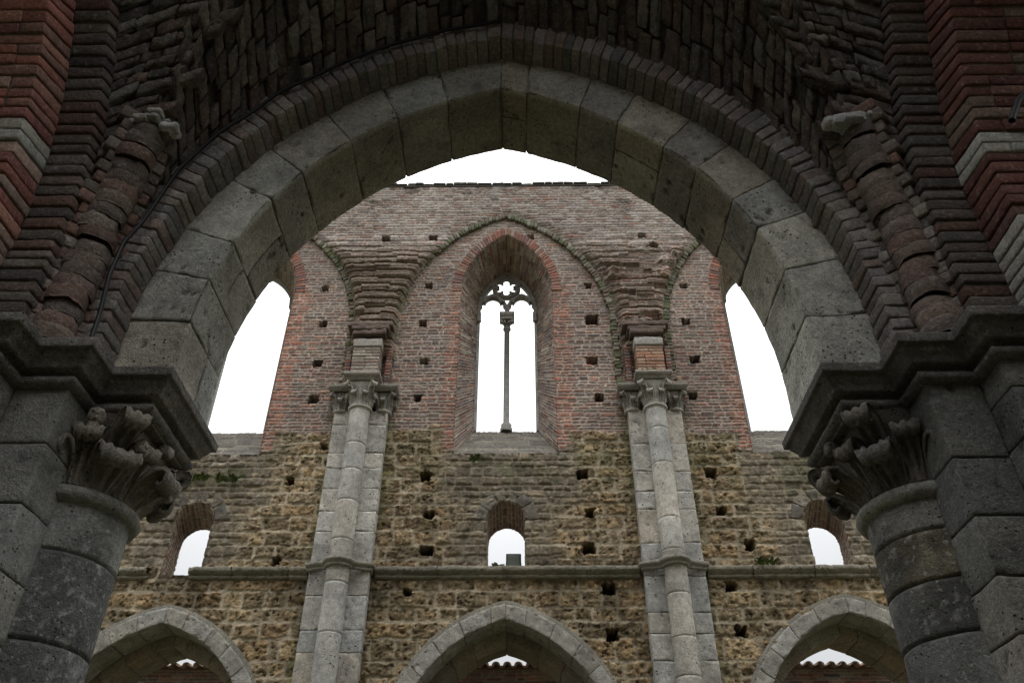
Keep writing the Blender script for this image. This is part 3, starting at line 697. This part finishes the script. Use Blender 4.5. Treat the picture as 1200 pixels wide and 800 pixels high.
# piers -------------------------------------------------------------
DRK = [(.15, .15, .14), (.18, .176, .16), (.125, .125, .12), (.205, .195, .17), (.22, .205, .18)]  # right pier: black staining, plus that side's shade painted into the tones
def pier(s, label, drums, tones):
    X_ = lambda r: CX+s*r
    t = thing('arcade_pier', label, 'pier', (X_(2.3), 3.3, 0), 'near arcade piers with half columns')
    acc = Acc()
    for (r0, r1, y0, y1, seed) in ((1.89, 2.13, 2.97, 3.66, 0), (2.133, 2.4, 2.79, 4.28, 1), (2.403, 3.4, 2.57, 4.26, 2)):
        zz = 0.
        while zz < 3.62:
            hh = min(random.uniform(.17, .30), 3.63-zz); hh = 3.63-zz if 3.63-zz-hh < .12 else hh
            a, b_ = sorted((X_(r0), X_(r1)))
            ys = [y0, y1] if r0 < 2 else [y0, y1]
            ys = [y0, random.uniform(3.22, 3.4), y1]
            for q in range(len(ys)-1):
                col = jit(pick(tones), .14)
                block(acc, ident, (a, ys[q]+.002, zz+.002), (b_, ys[q+1]-.002, zz+hh-.002), col, .010, .03 if r0 < 2.2 and q == 0 else .08, .006, 8, .25, pits=1)
            zz += hh
    acc.build('pier_core', M_stone, t)
    # half column
    acc = Acc(); cx, cy = X_(1.955), 3.45
    for i, (za, zb) in enumerate(zip(drums[1:], drums[:-1])):
        base = jit((.25, .25, .235), .12)*(1 if s < 0 else .80)  # right column painted darker, like its pier
        if s > 0 and i == 1: base = np.array((.26, .225, .165))
        def dk(P, c_, i=i):
            f = sm(.42, .62, fb3(P*3.2+i*7, 5, 4)+.10*(3.0-P[:, 2])/.6+(.10 if i in (1, 2) else -.06)); c_ = c_*(1-.62*f)[:, None]
            sp_ = sm(.70, .78, vn3(P*45, 6))*f; return lerp(c_, np.array([[.30, .30, .28]]), (sp_*.6)[:, None])
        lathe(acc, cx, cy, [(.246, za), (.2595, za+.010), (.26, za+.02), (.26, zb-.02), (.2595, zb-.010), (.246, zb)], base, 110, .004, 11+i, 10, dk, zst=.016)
    acc.build('half_column', M_darkstone, t)
    acc = Acc()
    lathe(acc, cx, cy, [(.25, 3.185), (.285, 3.195), (.300, 3.22), (.293, 3.245), (.265, 3.262), (.25, 3.265)], (.24, .235, .21), 64, .005, 4, zst=.01)
    ast = acc.build('astragal', M_stone, t)
    # capital
    acc = Acc(); cc = (.22, .20, .17) if s < 0 else (.14, .128, .11)  # right capital painted darker for the shade on that side
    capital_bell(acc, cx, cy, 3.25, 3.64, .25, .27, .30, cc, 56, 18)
    aim = 0 if s < 0 else PI
    for q in range(-5, 6):
        a = aim+q*PI/8
        if q % 2 == 0: leaf(acc, cx, cy, a, 3.25, 3.415, .25, .365+.02*(q == 0), .19 if s < 0 else .16, jit(cc, .1), .036, 4, q+30, 1.0)
        else: leaf(acc, cx, cy, a, 3.27, 3.50, .25, .345, .13, jit(cc, .1), .028, 3, q+60, .9)
    for q in (-3, -1, 1, 3):
        a = aim+q*PI/4*.98
        leaf(acc, cx, cy, a, 3.38, 3.585, .275, .425, .13, jit(cc, .1), .034, 3, q+90, 1.0)
    for q in (-1, 0, 1):
        a = aim+q*PI/2
        p_ = np.array([cx+.345*math.cos(a), cy+.345*math.sin(a), 3.565]); block(acc, ident, p_-.034, p_+.034, jit(cc, .1), .028, .012, .010, 30, .3)
    cap = acc.build('capital', M_stone, t)
    if s < 0:
        for a, zz, rr_, k in ((aim-1.15, 3.56, .36, .034), (aim-.55, 3.46, .39, .030), (aim+.1, 3.40, .40, .030), (aim-1.45, 3.50, .345, .026)):
            acc = Acc()    # small carved heads among the leaves
            p = np.array([cx+rr_*math.cos(a), cy+rr_*math.sin(a), zz])
            block(acc, ident, p-k, p+k*np.array([1, 1, 1.25]), (.27, .25, .215), k*.75, .012, .010, 30, .3)
            d = np.array([math.cos(a), math.sin(a), 0]); tn = np.array([-d[1], d[0], 0])
            for off, sz in ((d*k*1.02+np.array([0, 0, k*.1]), .3), (d*k*.9+tn*k*.42+np.array([0, 0, k*.45]), .22), (d*k*.9-tn*k*.42+np.array([0, 0, k*.45]), .22), (d*k*.85-np.array([0, 0, k*.5]), .34)):
                block(acc, ident, p+off-k*sz, p+off+k*sz, (.26, .24, .205), k*sz*.8, .01, .003)
            block(acc, ident, p-np.array([k*.7, k*.7, k*2.6]), p+np.array([k*.7, k*.7, -k*.8]), (.24, .22, .19), k*.5, .015, .008, 25)
            acc.build('carved_head', M_stone, t)
    # impost moulding stepping round the pier
    acc = Acc()
    pth = [(2.133, 4.28), (2.133, 3.69), (1.62, 3.69), (1.62, 3.19), (1.89, 3.19), (1.89, 2.97), (2.13, 2.97), (2.13, 2.79), (2.4, 2.79), (2.4, 2.57), (3.4, 2.57)]
    prof = [(-.10, 3.606), (.0, 3.608), (.022, 3.614), (.036, 3.628), (.038, 3.644), (.028, 3.660), (.010, 3.666), (.008, 3.668), (.008, 3.684), (.010, 3.687), (.052, 3.690), (.055, 3.692), (.062, 3.715), (.082, 3.742), (.090, 3.760), (.0905, 3.764), (.106, 3.766), (.109, 3.769), (.111, 3.812), (.108, 3.816), (.09, 3.818), (-.28, 3.832)]
    path = [(X_(a), b_) for a, b_ in pth]
    if s > 0: path = path[::-1]
    dcol = (.14, .132, .118) if s < 0 else (.11, .104, .094)  # right impost painted darker too, for the same shade
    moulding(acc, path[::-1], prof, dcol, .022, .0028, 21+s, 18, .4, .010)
    V = np.array([[X_(a), b_, 3.8] for a, b_ in ((1.6, 3.17), (1.92, 3.17), (1.92, 3.71), (1.6, 3.71))])
    acc.build('impost', M_stone, t)
    acc = Acc()
    a, b_ = sorted((X_(1.615), X_(1.95))); block(acc, ident, (a, 3.20, 3.60), (b_, 3.68, 3.83), dcol, .01, .08, .004)
    a, b_ = sorted((X_(1.90), X_(3.3))); block(acc, ident, (a, 2.99, 3.63), (b_, 3.66, 3.83), dcol, .01, .1, .004)
    a, b_ = sorted((X_(2.15), X_(3.3))); block(acc, ident, (a, 2.81, 3.632), (b_, 4.27, 3.828), dcol, .01, .1, .004)
    a, b_ = sorted((X_(2.42), X_(3.3))); block(acc, ident, (a, 2.59, 3.634), (b_, 2.85, 3.826), dcol, .01, .1, .004)
    acc.build('impost_core', M_stone, t)
pier(-1, 'left near pier with spotted half column and capital carved with leaves and little heads', [3.2, 2.97, 2.60, 2.2, 1.7, 1.2, .7, .25, 0], [(.22, .22, .205), (.25, .245, .225), (.19, .19, .18), (.27, .265, .235)])
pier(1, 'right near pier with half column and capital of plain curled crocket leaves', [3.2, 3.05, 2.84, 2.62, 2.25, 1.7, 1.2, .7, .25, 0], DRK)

# transverse arches of the aisle ------------------------------------
RED2 = [(.27, .115, .095), (.23, .10, .085), (.30, .16, .125), (.32, .23, .19), (.25, .14, .115), (.21, .09, .08), (.27, .12, .095)]
def trans(s, label):
    t = thing('transverse_arch', label, 'arch', (CX+s*2.5, 2.7, 3.83), 'brick transverse arches of the aisle')
    C0 = -.03; Z0 = 4.3; YM = .86
    def ring(acc, R, th, r0, r1, cols, skip=None, stones=(), rr_=.012):
        tm = math.acos((YM-C0)/R); La = R*tm; Ls = Z0-3.83; tot = Ls+La
        for half in (0, 1):
            u = 0; i = 0
            while u < tot-1e-6:
                du = .066*random.uniform(.85, 1.15); du = tot-u if tot-u-du < .03 else du
                def f(P):
                    sdist = P[:, 0]-Ls; a = np.maximum(sdist, 0)/R; bl = np.minimum(sdist, 0); rad = R+P[:, 2]
                    yy = C0+rad*np.cos(a); yy = np.maximum(yy, YM)
                    if half: yy = 2*YM-yy
                    return np.stack([CX+s*P[:, 1], yy, Z0+rad*np.sin(a)+bl], 1)
                near = half == 0 and u < 3.0
                cut = [r0, r1] if r1-r0 < .3 else [r0, r0+random.choice((.13, .27)), r0+.5, r1]
                stone = half == 0 and any(a <= u < b_ for a, b_ in stones)
                for q in range(len(cut)-1):
                    dz_ = random.uniform(-.007, .007)
                    col = jit(pick(cols), .16) if not stone else jit((.33, .32, .29), .1)
                    block(acc, f, (u+.005, cut[q]+random.uniform(-.004, .004), dz_), (u+du-.005, cut[q+1]-.006, th+dz_), col, rr_ if near else .015, .05 if near else .12, .006, 14, .3)
                u += du; i += 1
    acc = Acc(); ring(acc, 2.82, .13, 2.12, 2.34, [tuple(q*(.68 if s < 0 else .55) for q in c_) for c_ in NB]); acc.build('outer_order', M_brick, t)  # right-hand bricks painted darker than left, standing in for side light
    acc = Acc(); ring(acc, 2.565, .25, 2.31, 3.05, [tuple(q*(1.05 if s < 0 else .48) for q in c_) for c_ in RED2], stones=((.90, 1.03),) if s < 0 else ((.62+.12, .86), (0., .34)), rr_=.008); acc.build('inner_order', M_brick, t)  # left bricks lightened, right darkened: side light painted into the brick tones
    # mortar core filling the joints
    for nm, R, th, r0, r1 in (('outer_mortar', 2.832, .12, 2.135, 2.33), ('inner_mortar', 2.578, .32, 2.325, 3.04)):
        acc = Acc()
        tm = math.acos((YM-C0)/R); tot = Z0-3.83+R*tm
        for half in (0, 1):
            def f(P):
                sd = P[:, 0]-(Z0-3.83); a = np.maximum(sd, 0)/R; bl = np.minimum(sd, 0); rad = R+P[:, 2]; yy = np.maximum(C0+rad*np.cos(a), YM)
                if half: yy = 2*YM-yy
                return np.stack([CX+s*P[:, 1], yy, Z0+rad*np.sin(a)+bl], 1)
            block(acc, f, (0, r0, 0), (tot, r1, th), (.15, .13, .11), .006, .08, .004)
        acc.build('mortar', M_mortar, t)
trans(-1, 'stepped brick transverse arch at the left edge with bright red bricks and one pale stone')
trans(1, 'stepped brick transverse arch at the right edge in bricks darkened for shade, with pale stone blocks')

# diagonal ribs ------------------------------------------------------
DB = np.array([2.03, 2.93]); DE = np.array([0, .9]); DR = 2.95; DZ = 4.15
dl = np.linalg.norm(DE-DB); du_ = (DE-DB)/dl
def diag(ph, s):
    q = np.maximum(ph, 0); d = DR-DR*np.cos(q); return np.stack([CX+s*(DB[0]+du_[0]*d), DB[1]+du_[1]*d, DZ+DR*np.sin(q)+DR*np.minimum(ph, 0)], -1)
phm = math.acos((DR-dl)/DR)
def diag_rib(s, label, zend):
    t = thing('diagonal_rib', label, 'rib', (CX+s*2.03, 2.93, 3.83), 'broken diagonal ribs of the aisle vault')
    acc = Acc(); ph = -.112; pe = math.asin((zend-DZ)/DR)
    while ph < pe:
        dp = .078/DR*random.uniform(.9, 1.15); r = .098*random.uniform(.96, 1.05); n = 22
        a = np.linspace(0, 2*PI, n, endpoint=False)
        lat = np.array([s*(-du_[1]), du_[0]*1.0, 0]); lat = np.array([-s*du_[1]*1., du_[0]*1., 0]); lat /= np.linalg.norm(lat)
        V = []
        col = jit(lerp(pick(NB), np.array((.15, .115, .10)), .55), .14); sd = random.randint(0, 99)
        ofs = np.array([random.uniform(-.013, .013) for _ in range(3)])
        for q, sc in ((0.0, .955), (.10, .99), (.5, 1.0), (.90, .99), (1.0, .955)):
            p = diag(np.array([ph+dp*q]), s)[0]
            e = diag(np.array([ph+dp*q+.01]), s)[0]-diag(np.array([ph+dp*q-.01]), s)[0]; e /= np.linalg.norm(e)
            inn = np.cross(e, lat); inn = inn if inn[2] < 0 or inn@np.array([-s, -1, 0]) > 0 else -inn
            # keyhole section: roll in front of a square tail
            ca, sa = np.cos(a), np.sin(a)
            w_ = np.where(sa < -.2, 1.05, 1.0)
            V.append(p+ofs+np.outer(ca*r*sc*w_, lat)+np.outer((sa*r*sc-.03), inn))
        V = np.stack(V, 0).reshape(-1, 3); V = V+(np.stack([fb3(V*22+q*9, 3) for q in range(3)], 1)-.5)*.026
        Fq = gridF(5, n); wrap = np.array([(i*n+n-1, (i+1)*n+n-1, (i+1)*n, i*n) for i in range(4)])
        cap0 = np.array([(i, i+1, n-2-i, n-1-i) for i in range(n//2-1)])
        acc.add(V, np.vstack([Fq, wrap, cap0[:, ::-1], cap0+4*n]), col*(.8+.4*fb3(V*14, sd))[:, None])
        ph += dp
    acc.build('roll_bricks', M_brick, t)
    # ragged lime mortar where the rib has snapped off
    p = diag(np.array([pe]), s)[0]; acc = Acc()
    for q in range(18):
        o_ = np.array([s*random.uniform(-.12, .10), random.uniform(-.08, .06), random.uniform(.0, .05)+.03]); k = random.uniform(.018, .038)
        block(acc, ident, p+o_-k*np.array([1.5, 1.2, .7]), p+o_+k*np.array([1.5, 1.2, .7]), jit((.31, .31, .295), .15), k*.5, .015, .03, 14, .4)
    acc.build('mortar_cap', M_mortar, t)
    # square brick tail behind the roll
    acc = Acc(); ph = -.11
    while ph < pe+.03:
        dp = .07/DR
        def f(P):
            a = P[:, 0]/DR; B0 = diag(a, s); e = diag(a+.01, s)-diag(a-.01, s); e /= np.linalg.norm(e, axis=1)[:, None]
            lat = np.array([-s*du_[1], du_[0], 0]); lat = lat/np.linalg.norm(lat); inn = np.cross(e, lat[None]); inn *= np.sign(inn@np.array([-s, -1, -.5]))[:, None]
            return B0+lat[None]*P[:, 1:2]-inn*P[:, 2:3]
        block(acc, f, (ph*DR+.003, -.15+random.uniform(-.02, .02), .012+random.uniform(-.012, .012)), (ph*DR+dp*DR-.003, .15+random.uniform(-.02, .02), .2), jit(pick(NB), .2), .012, .06, .008, 14, .3); ph += dp
    acc.build('rib_backing', M_brick, t)
diag_rib(-1, 'broken brick roll rib at upper left ending in a curved white mortar cap', 5.17)
diag_rib(1, 'broken brick roll rib at upper right ending in a small pale mortar patch', 5.13)

# vault web -----------------------------------------------------------
av = thing('aisle_vault', 'rough dark brick vault web bulging overhead between the arch and the ribs', 'vault', (CX, 2, 5))
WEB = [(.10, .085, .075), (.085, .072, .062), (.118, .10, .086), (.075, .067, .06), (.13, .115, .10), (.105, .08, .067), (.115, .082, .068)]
def wall_curve(t, s):
    R = 2.54; k = .54; tm = math.acos(k/R); a = t*tm
    return np.stack([CX+s*(R*np.cos(a)-k), np.full_like(t, 3.06), 4.1+R*np.sin(a)], -1)
def web_rel(seed):
    def rel(u, v, P):
        d, r1, r2, r3, dz = coursed(v*1.4, u*3.6, .075, .30, seed, .022, 3.2, .25, .4)
        t = sm(.004, .028, d); nz = fb3(P*14, seed+3, 4)-.5; big = fb3(P*2.2, seed+4)
        h = (t-1)*.035+(r3-.5)*.05*t+nz*.05+(big-.5)*.10
        c = ramp(WEB, r1)*(.7+.6*r2)[:, None]*(1+.9*nz)[:, None]
        lime = sm(.55, .7, fb3(P*1.6, seed+8))
        c = lerp(c, np.array([[.26, .25, .225]]), (lime*.35)[:, None])
        return h, lerp(np.array([[.10, .09, .075]])*(.6+.8*big)[:, None], c, t[:, None])
    return rel
def web_bricks(acc, Pf, ulen, vlen, u0, u1, v0, v1, flip, hc=.068, lb=.30, prot=.022):
    T_ = [0., 0.]
    def f(P):
        v = P[:, 1]/vlen; u = (P[:, 0]+T_[0]*(P[:, 1]-T_[1]))/ulen; e = 2e-3
        B0 = Pf(u, v); n = np.cross(Pf(u+e, v)-Pf(u-e, v), Pf(u, v+e)-Pf(u, v-e)); n /= np.maximum(np.linalg.norm(n, axis=1), 1e-9)[:, None]
        return B0+(-n if flip else n)*P[:, 2:3]
    u = u0*ulen
    while u < u1*ulen:
        du = hc*random.uniform(.85, 1.2); v = v0*vlen-random.uniform(0, lb)
        while v < v1*vlen:
            dv = lb*random.uniform(.55, 1.25); p = random.gauss(0, .5)*prot; T_[0] = random.gauss(0, .04); T_[1] = v+dv/2; k = random.uniform(-.012, .012)
            col = jit(pick(WEB), .25)
            if random.random() < .10: col = jit((.14, .13, .115), .2)
            ym = Pf(np.array([u/ulen]), np.array([v/vlen]))[0, 1]
            if random.random() > .03 and ym > 1.85+random.uniform(-.1, .1):
                block(acc, f, (u+.003+k*.4, max(v, v0*vlen)+.004, -.08), (u+du-.003+k*.4, max(v, v0*vlen)+dv-.006, .012+p), col, .012, .030, .013, 18, .5, chip=.015)
            v = max(v, v0*vlen)+dv
        u += du
for s in (-1, 1):
    acc = Acc()
    def f(u, v, s=s):
        W = wall_curve(u, s); D = diag(np.clip(u, 0, 1)*phm, s); bul = np.sin(np.clip(v, 0, 1)*PI)*.12*np.clip(u, 0, 1)
        P = W+(D-W)*v[:, None]; P[:, 2] += bul; return P
    fl_ = s > 0
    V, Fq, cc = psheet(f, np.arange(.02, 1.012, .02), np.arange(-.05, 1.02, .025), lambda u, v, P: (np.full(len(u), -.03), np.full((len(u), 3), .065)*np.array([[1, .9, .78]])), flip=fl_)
    acc.add(V, Fq[(V[Fq[:, 0], 1] > 1.95)], cc)
    for (a, b_, L) in ((0, .35, .75), (.35, .7, 1.3), (.7, 1.0, 2.0)):
        web_bricks(acc, f, 3.35, L, max(a, .03), b_, -.02, .90 if a < .3 else 1.0, fl_, .068 if a == 0 else .074)
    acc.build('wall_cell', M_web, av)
    acc = Acc()
    def f2(u, v, s=s):
        R = 2.94; a = np.clip(u, -.2, 1.2)*1.23; T = np.stack([np.full_like(u, CX+s*2.13), -.03+R*np.cos(a), 4.25+R*np.sin(a)], -1)
        D = diag(np.clip(u, 0, 1.0)*phm, s); P = T+(D-T)*v[:, None]; P[:, 2] += np.sin(np.clip(v, 0, 1)*PI)*.10*np.clip(u, 0, 1); return P
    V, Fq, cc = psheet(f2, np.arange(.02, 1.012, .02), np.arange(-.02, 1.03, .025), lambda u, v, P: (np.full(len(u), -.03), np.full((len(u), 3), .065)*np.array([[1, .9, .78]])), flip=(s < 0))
    acc.add(V, Fq[(V[Fq[:, 0], 1] > 1.95)], cc)
    for (a, b_, L) in ((0, .3, .4), (.3, .6, .9)):
        web_bricks(acc, f2, 3.6, L, max(a, .03), b_, 0, .85 if a < .25 else 1.0, s < 0)
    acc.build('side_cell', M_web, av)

# outer wall of our aisle behind the viewer, unseen; height set to limit light
acc = Acc()
for i in range(-7, 7):
    hx = 22+(i*7) % 2
    for j in range(hx):
        block(acc, ident, (i*1.1+(j % 2)*.5, -1.9, j*.3+.002), (i*1.1+1.09+(j % 2)*.5, -1.3, j*.3+.298), jit((.26, .23, .17), .15), .015, .3, .01)
bw = acc.build('aisle_wall', M_wall); props(bw, 'unseen stone wall closing the near aisle behind the viewpoint, height set for the light', 'wall')
for sd in (-1, 1):     # vaults added over neighbouring bays to block side light; right one left part open
    def bf(u, v, sd=sd):
        a = np.clip(u, 0, 1)*PI; return np.stack([CX+sd*(3.04+v*(5.4 if sd < 0 else 1.3)), .85+2.2*np.cos(a), 4.0+2.75*np.sin(a)**.8], 1)
    V, Fq, cc = psheet(bf, np.linspace(0.001, .999, 160), np.linspace(0, 1, 120), lambda u, v, P: brick_rel(u*6, v*5.4, .075, .27, 700, .014, WEB, rough=.012))
    props(mk('neighbour_vault', V, Fq, cc, M_web), 'dark brick vault added to block side light over the neighbouring aisle bay, beyond the %s transverse arch' % ('left' if sd < 0 else 'right'), 'vault')

# small things ----------------------------------------------------------
def tube(acc, pts, r, col, n=8):
    pts = np.array(pts, float); V = []
    for i, p in enumerate(pts):
        d = pts[min(i+1, len(pts)-1)]-pts[max(i-1, 0)]; d /= np.linalg.norm(d); a = np.cross(d, [0.3, 1, .2]); a /= np.linalg.norm(a); b_ = np.cross(d, a)
        th = np.arange(n)*2*PI/n; V.append(p+r*(np.outer(np.cos(th), a)+np.outer(np.sin(th), b_)))
    V = np.array(V).reshape(-1, 3); m = len(pts)
    F_ = [(i*n+j, i*n+(j+1) % n, (i+1)*n+(j+1) % n, (i+1)*n+j) for i in range(m-1) for j in range(n)]
    acc.add(V, F_, col)
acc = Acc()
a = np.linspace(.30, 1.0, 60)*math.acos(.54/2.525)
arc = [(CX-(2.525*math.cos(q)-.54)+.006*math.sin(q*23), 2.985+.004*math.sin(q*31), 4.1+2.525*math.sin(q)+.006*math.sin(q*37)) for q in a]
pts = [(-1.70, 2.90, 3.84), (-1.72, 2.92, 4.0), (-1.75, 2.92, 4.25), (-1.765, 2.95, 4.5), (-1.72, 2.97, 4.68)]+arc
pts = np.array(pts); ss = np.concatenate([[0], np.cumsum(np.linalg.norm(np.diff(pts, axis=0), axis=1))]); tt_ = np.linspace(0, ss[-1], 120)
pts = np.stack([np.interp(tt_, ss, pts[:, i]) for i in range(3)], 1)
tube(acc, pts, .011, (.012, .012, .014)); tube(acc, [pts[-1], pts[-1]+np.array([0, -.03, .06]), pts[-1]+np.array([0, -.10, .16])], .009, (.012, .012, .014))
props(acc.build('cable', M_metal), 'thin black cable running along the brick rib on the left of the great arch', 'cable')

fl = thing('floodlight', 'small dark box floodlight standing on the sill of the central small window', 'floodlight', (.10, 13.42, 6.985))
acc = Acc(); block(acc, ident, (-.03, 13.36, 7.065), (.23, 13.50, 7.335), (.035, .042, .036), .015, .05, .001); acc.build('housing', M_metal, fl)
acc = Acc(); block(acc, ident, (-.005, 13.352, 7.090), (.205, 13.362, 7.310), (.10, .12, .10), .004, .05, .0005); acc.build('glass', M_metal, fl)
acc = Acc()
for q in (-.035, .225): block(acc, ident, (q, 13.41, 6.975), (q+.01, 13.45, 7.185), (.03, .03, .03), .003, .05, .0)
block(acc, ident, (-.035, 13.41, 6.973), (.235, 13.45, 6.985), (.03, .03, .03), .003, .05, .0); acc.build('bracket', M_metal, fl)

def weed(loc, label, h_, n, spread, cols=((.055, .085, .02), (.075, .105, .025), (.045, .065, .02), (.11, .10, .05))):
    acc = Acc(); lx, ly, lz = loc
    for q in range(n):
        a = random.uniform(0, 2*PI); L = h_*random.uniform(.5, 1.1); o = np.array([lx+random.uniform(-spread, spread), ly+random.uniform(-.03, .03), lz+random.uniform(-.03, .05)])
        d = np.array([math.cos(a)*.6, -abs(math.sin(a))*.5, random.uniform(.3, 1.0)]); d /= np.linalg.norm(d); side = np.cross(d, [0, 1, .3]); side /= np.linalg.norm(side); w_ = L*.16
        pts_ = [(0, .3), (.35, 1), (.7, .75), (1, .05)]; V = []
        for t, k in pts_:
            p = o+d*L*t-np.array([0, 0, L*.35*t*t]); V += [p-side*w_*k, p+side*w_*k]
        acc.add(V, [(0, 1, 3, 2), (2, 3, 5, 4), (4, 5, 7, 6)], jit(pick(cols), .2))
    props(acc.build('weed_tuft', M_leaf), label, 'plant', 'weeds rooted in the masonry')
weed((-5.55, 13.05, 8.62), 'leafy green weed on the wall above the left small window, nearer the near column', .16, 45, .16)
weed((-5.05, 13.05, 8.58), 'leafy green weed on the wall up and right of the left small window', .17, 50, .20)
weed((-.58, 13.05, 8.98), 'green weed tuft on the wall just below the central lancet sill', .13, 40, .10)
weed((2.70, 12.66, 10.63), 'green weed on the abacus at the foot of the red brick springer', .12, 35, .14)
weed((4.32, 13.0, 6.98), 'green weed lying on the string course left of the right small window', .14, 40, .18)
weed((-.16, 13.30, 6.985), 'wispy grey weed on the sill beside the dark floodlight', .24, 18, .05, ((.16, .18, .12), (.20, .21, .16)))
acc = Acc(); tube(acc, [(2.535, 2.40, 4.70), (2.62, 2.40, 4.85), (2.80, 2.36, 5.02)], .016, (.02, .02, .022)); 
props(acc.build('iron_tie_bar', M_metal), 'short dark iron bar set in the brick at the right edge', 'bar')

# ------------------------------------------------------------------ light, sky, camera
W = bpy.data.worlds.new('World'); bpy.context.scene.world = W; W.use_nodes = True; nt = W.node_tree; N = nt.nodes; Lk = nt.links.new
bg = N['Background']; sky = N.new('ShaderNodeTexSky'); sky.sky_type = 'NISHITA'; sky.sun_disc = False
SE, SA = math.radians(70), math.radians(165); sky.sun_elevation = SE; sky.sun_rotation = SA
tc = N.new('ShaderNodeTexCoord'); sep = N.new('ShaderNodeSeparateXYZ'); Lk(tc.outputs['Generated'], sep.inputs[0])
cl = N.new('ShaderNodeMath'); cl.operation = 'MAXIMUM'; cl.inputs[1].default_value = 0; Lk(sep.outputs['Z'], cl.inputs[0])
pw = N.new('ShaderNodeMath'); pw.operation = 'POWER'; pw.inputs[1].default_value = 3.2; Lk(cl.outputs[0], pw.inputs[0])
mr = N.new('ShaderNodeMapRange'); mr.inputs['To Min'].default_value = 6.4; mr.inputs['To Max'].default_value = 73; Lk(pw.outputs[0], mr.inputs['Value'])
ns = N.new('ShaderNodeTexNoise'); ns.inputs['Scale'].default_value = 2.2; ns.inputs['Detail'].default_value = 6; Lk(tc.outputs['Generated'], ns.inputs['Vector'])
mr2 = N.new('ShaderNodeMapRange'); mr2.inputs['To Min'].default_value = .85; mr2.inputs['To Max'].default_value = 1.15; Lk(ns.outputs['Fac'], mr2.inputs['Value'])
mu = N.new('ShaderNodeMath'); mu.operation = 'MULTIPLY'; Lk(mr.outputs['Result'], mu.inputs[0]); Lk(mr2.outputs['Result'], mu.inputs[1])
cm = N.new('ShaderNodeMix'); cm.data_type = 'RGBA'; cm.blend_type = 'MULTIPLY'; cm.inputs[0].default_value = 1; cm.inputs[6].default_value = (.975, .99, 1.0, 1); Lk(mu.outputs[0], cm.inputs[7])
mx = N.new('ShaderNodeMix'); mx.data_type = 'RGBA'; mx.inputs[0].default_value = .93; Lk(sky.outputs['Color'], mx.inputs[6]); Lk(cm.outputs[2], mx.inputs[7])
Lk(mx.outputs[2], bg.inputs['Color']); bg.inputs['Strength'].default_value = .1
sl = bpy.data.lights.new('Sun', 'SUN'); sl.energy = .6; sl.angle = math.radians(25); sl.color = (1, .96, .9)
so = bpy.data.objects.new('Sun', sl); C.objects.link(so)
dirv = Vector((math.sin(SA)*math.cos(SE), math.cos(SA)*math.cos(SE), math.sin(SE)))
so.rotation_euler = dirv.to_track_quat('Z', 'Y').to_euler()

cam = bpy.data.cameras.new('Camera'); co = bpy.data.objects.new('Camera', cam); C.objects.link(co)
cam.sensor_width = 36; cam.lens = 28.8; cam.clip_start = .05; cam.clip_end = 2000
T_, YAW, ROLL = math.radians(37.9), math.radians(.8), math.radians(.15)
fw = Vector((-math.sin(YAW)*math.cos(T_), math.cos(YAW)*math.cos(T_), math.sin(T_))); rt = Vector((math.cos(YAW), math.sin(YAW), 0)); up_ = rt.cross(fw)
r2_ = rt*math.cos(ROLL)+up_*math.sin(ROLL); u2_ = up_*math.cos(ROLL)-rt*math.sin(ROLL)
mtx = Matrix((r2_, u2_, -fw)).transposed().to_4x4(); mtx.translation = (.25, 0, 1.55); co.matrix_world = mtx
S = bpy.context.scene; S.camera = co
S.view_settings.view_transform = 'Standard'; S.view_settings.look = 'None'; S.view_settings.exposure = 0; S.view_settings.gamma = 1
S.render.engine = 'CYCLES'; S.cycles.use_denoising = True; S.cycles.max_bounces = 6; S.cycles.diffuse_bounces = 4
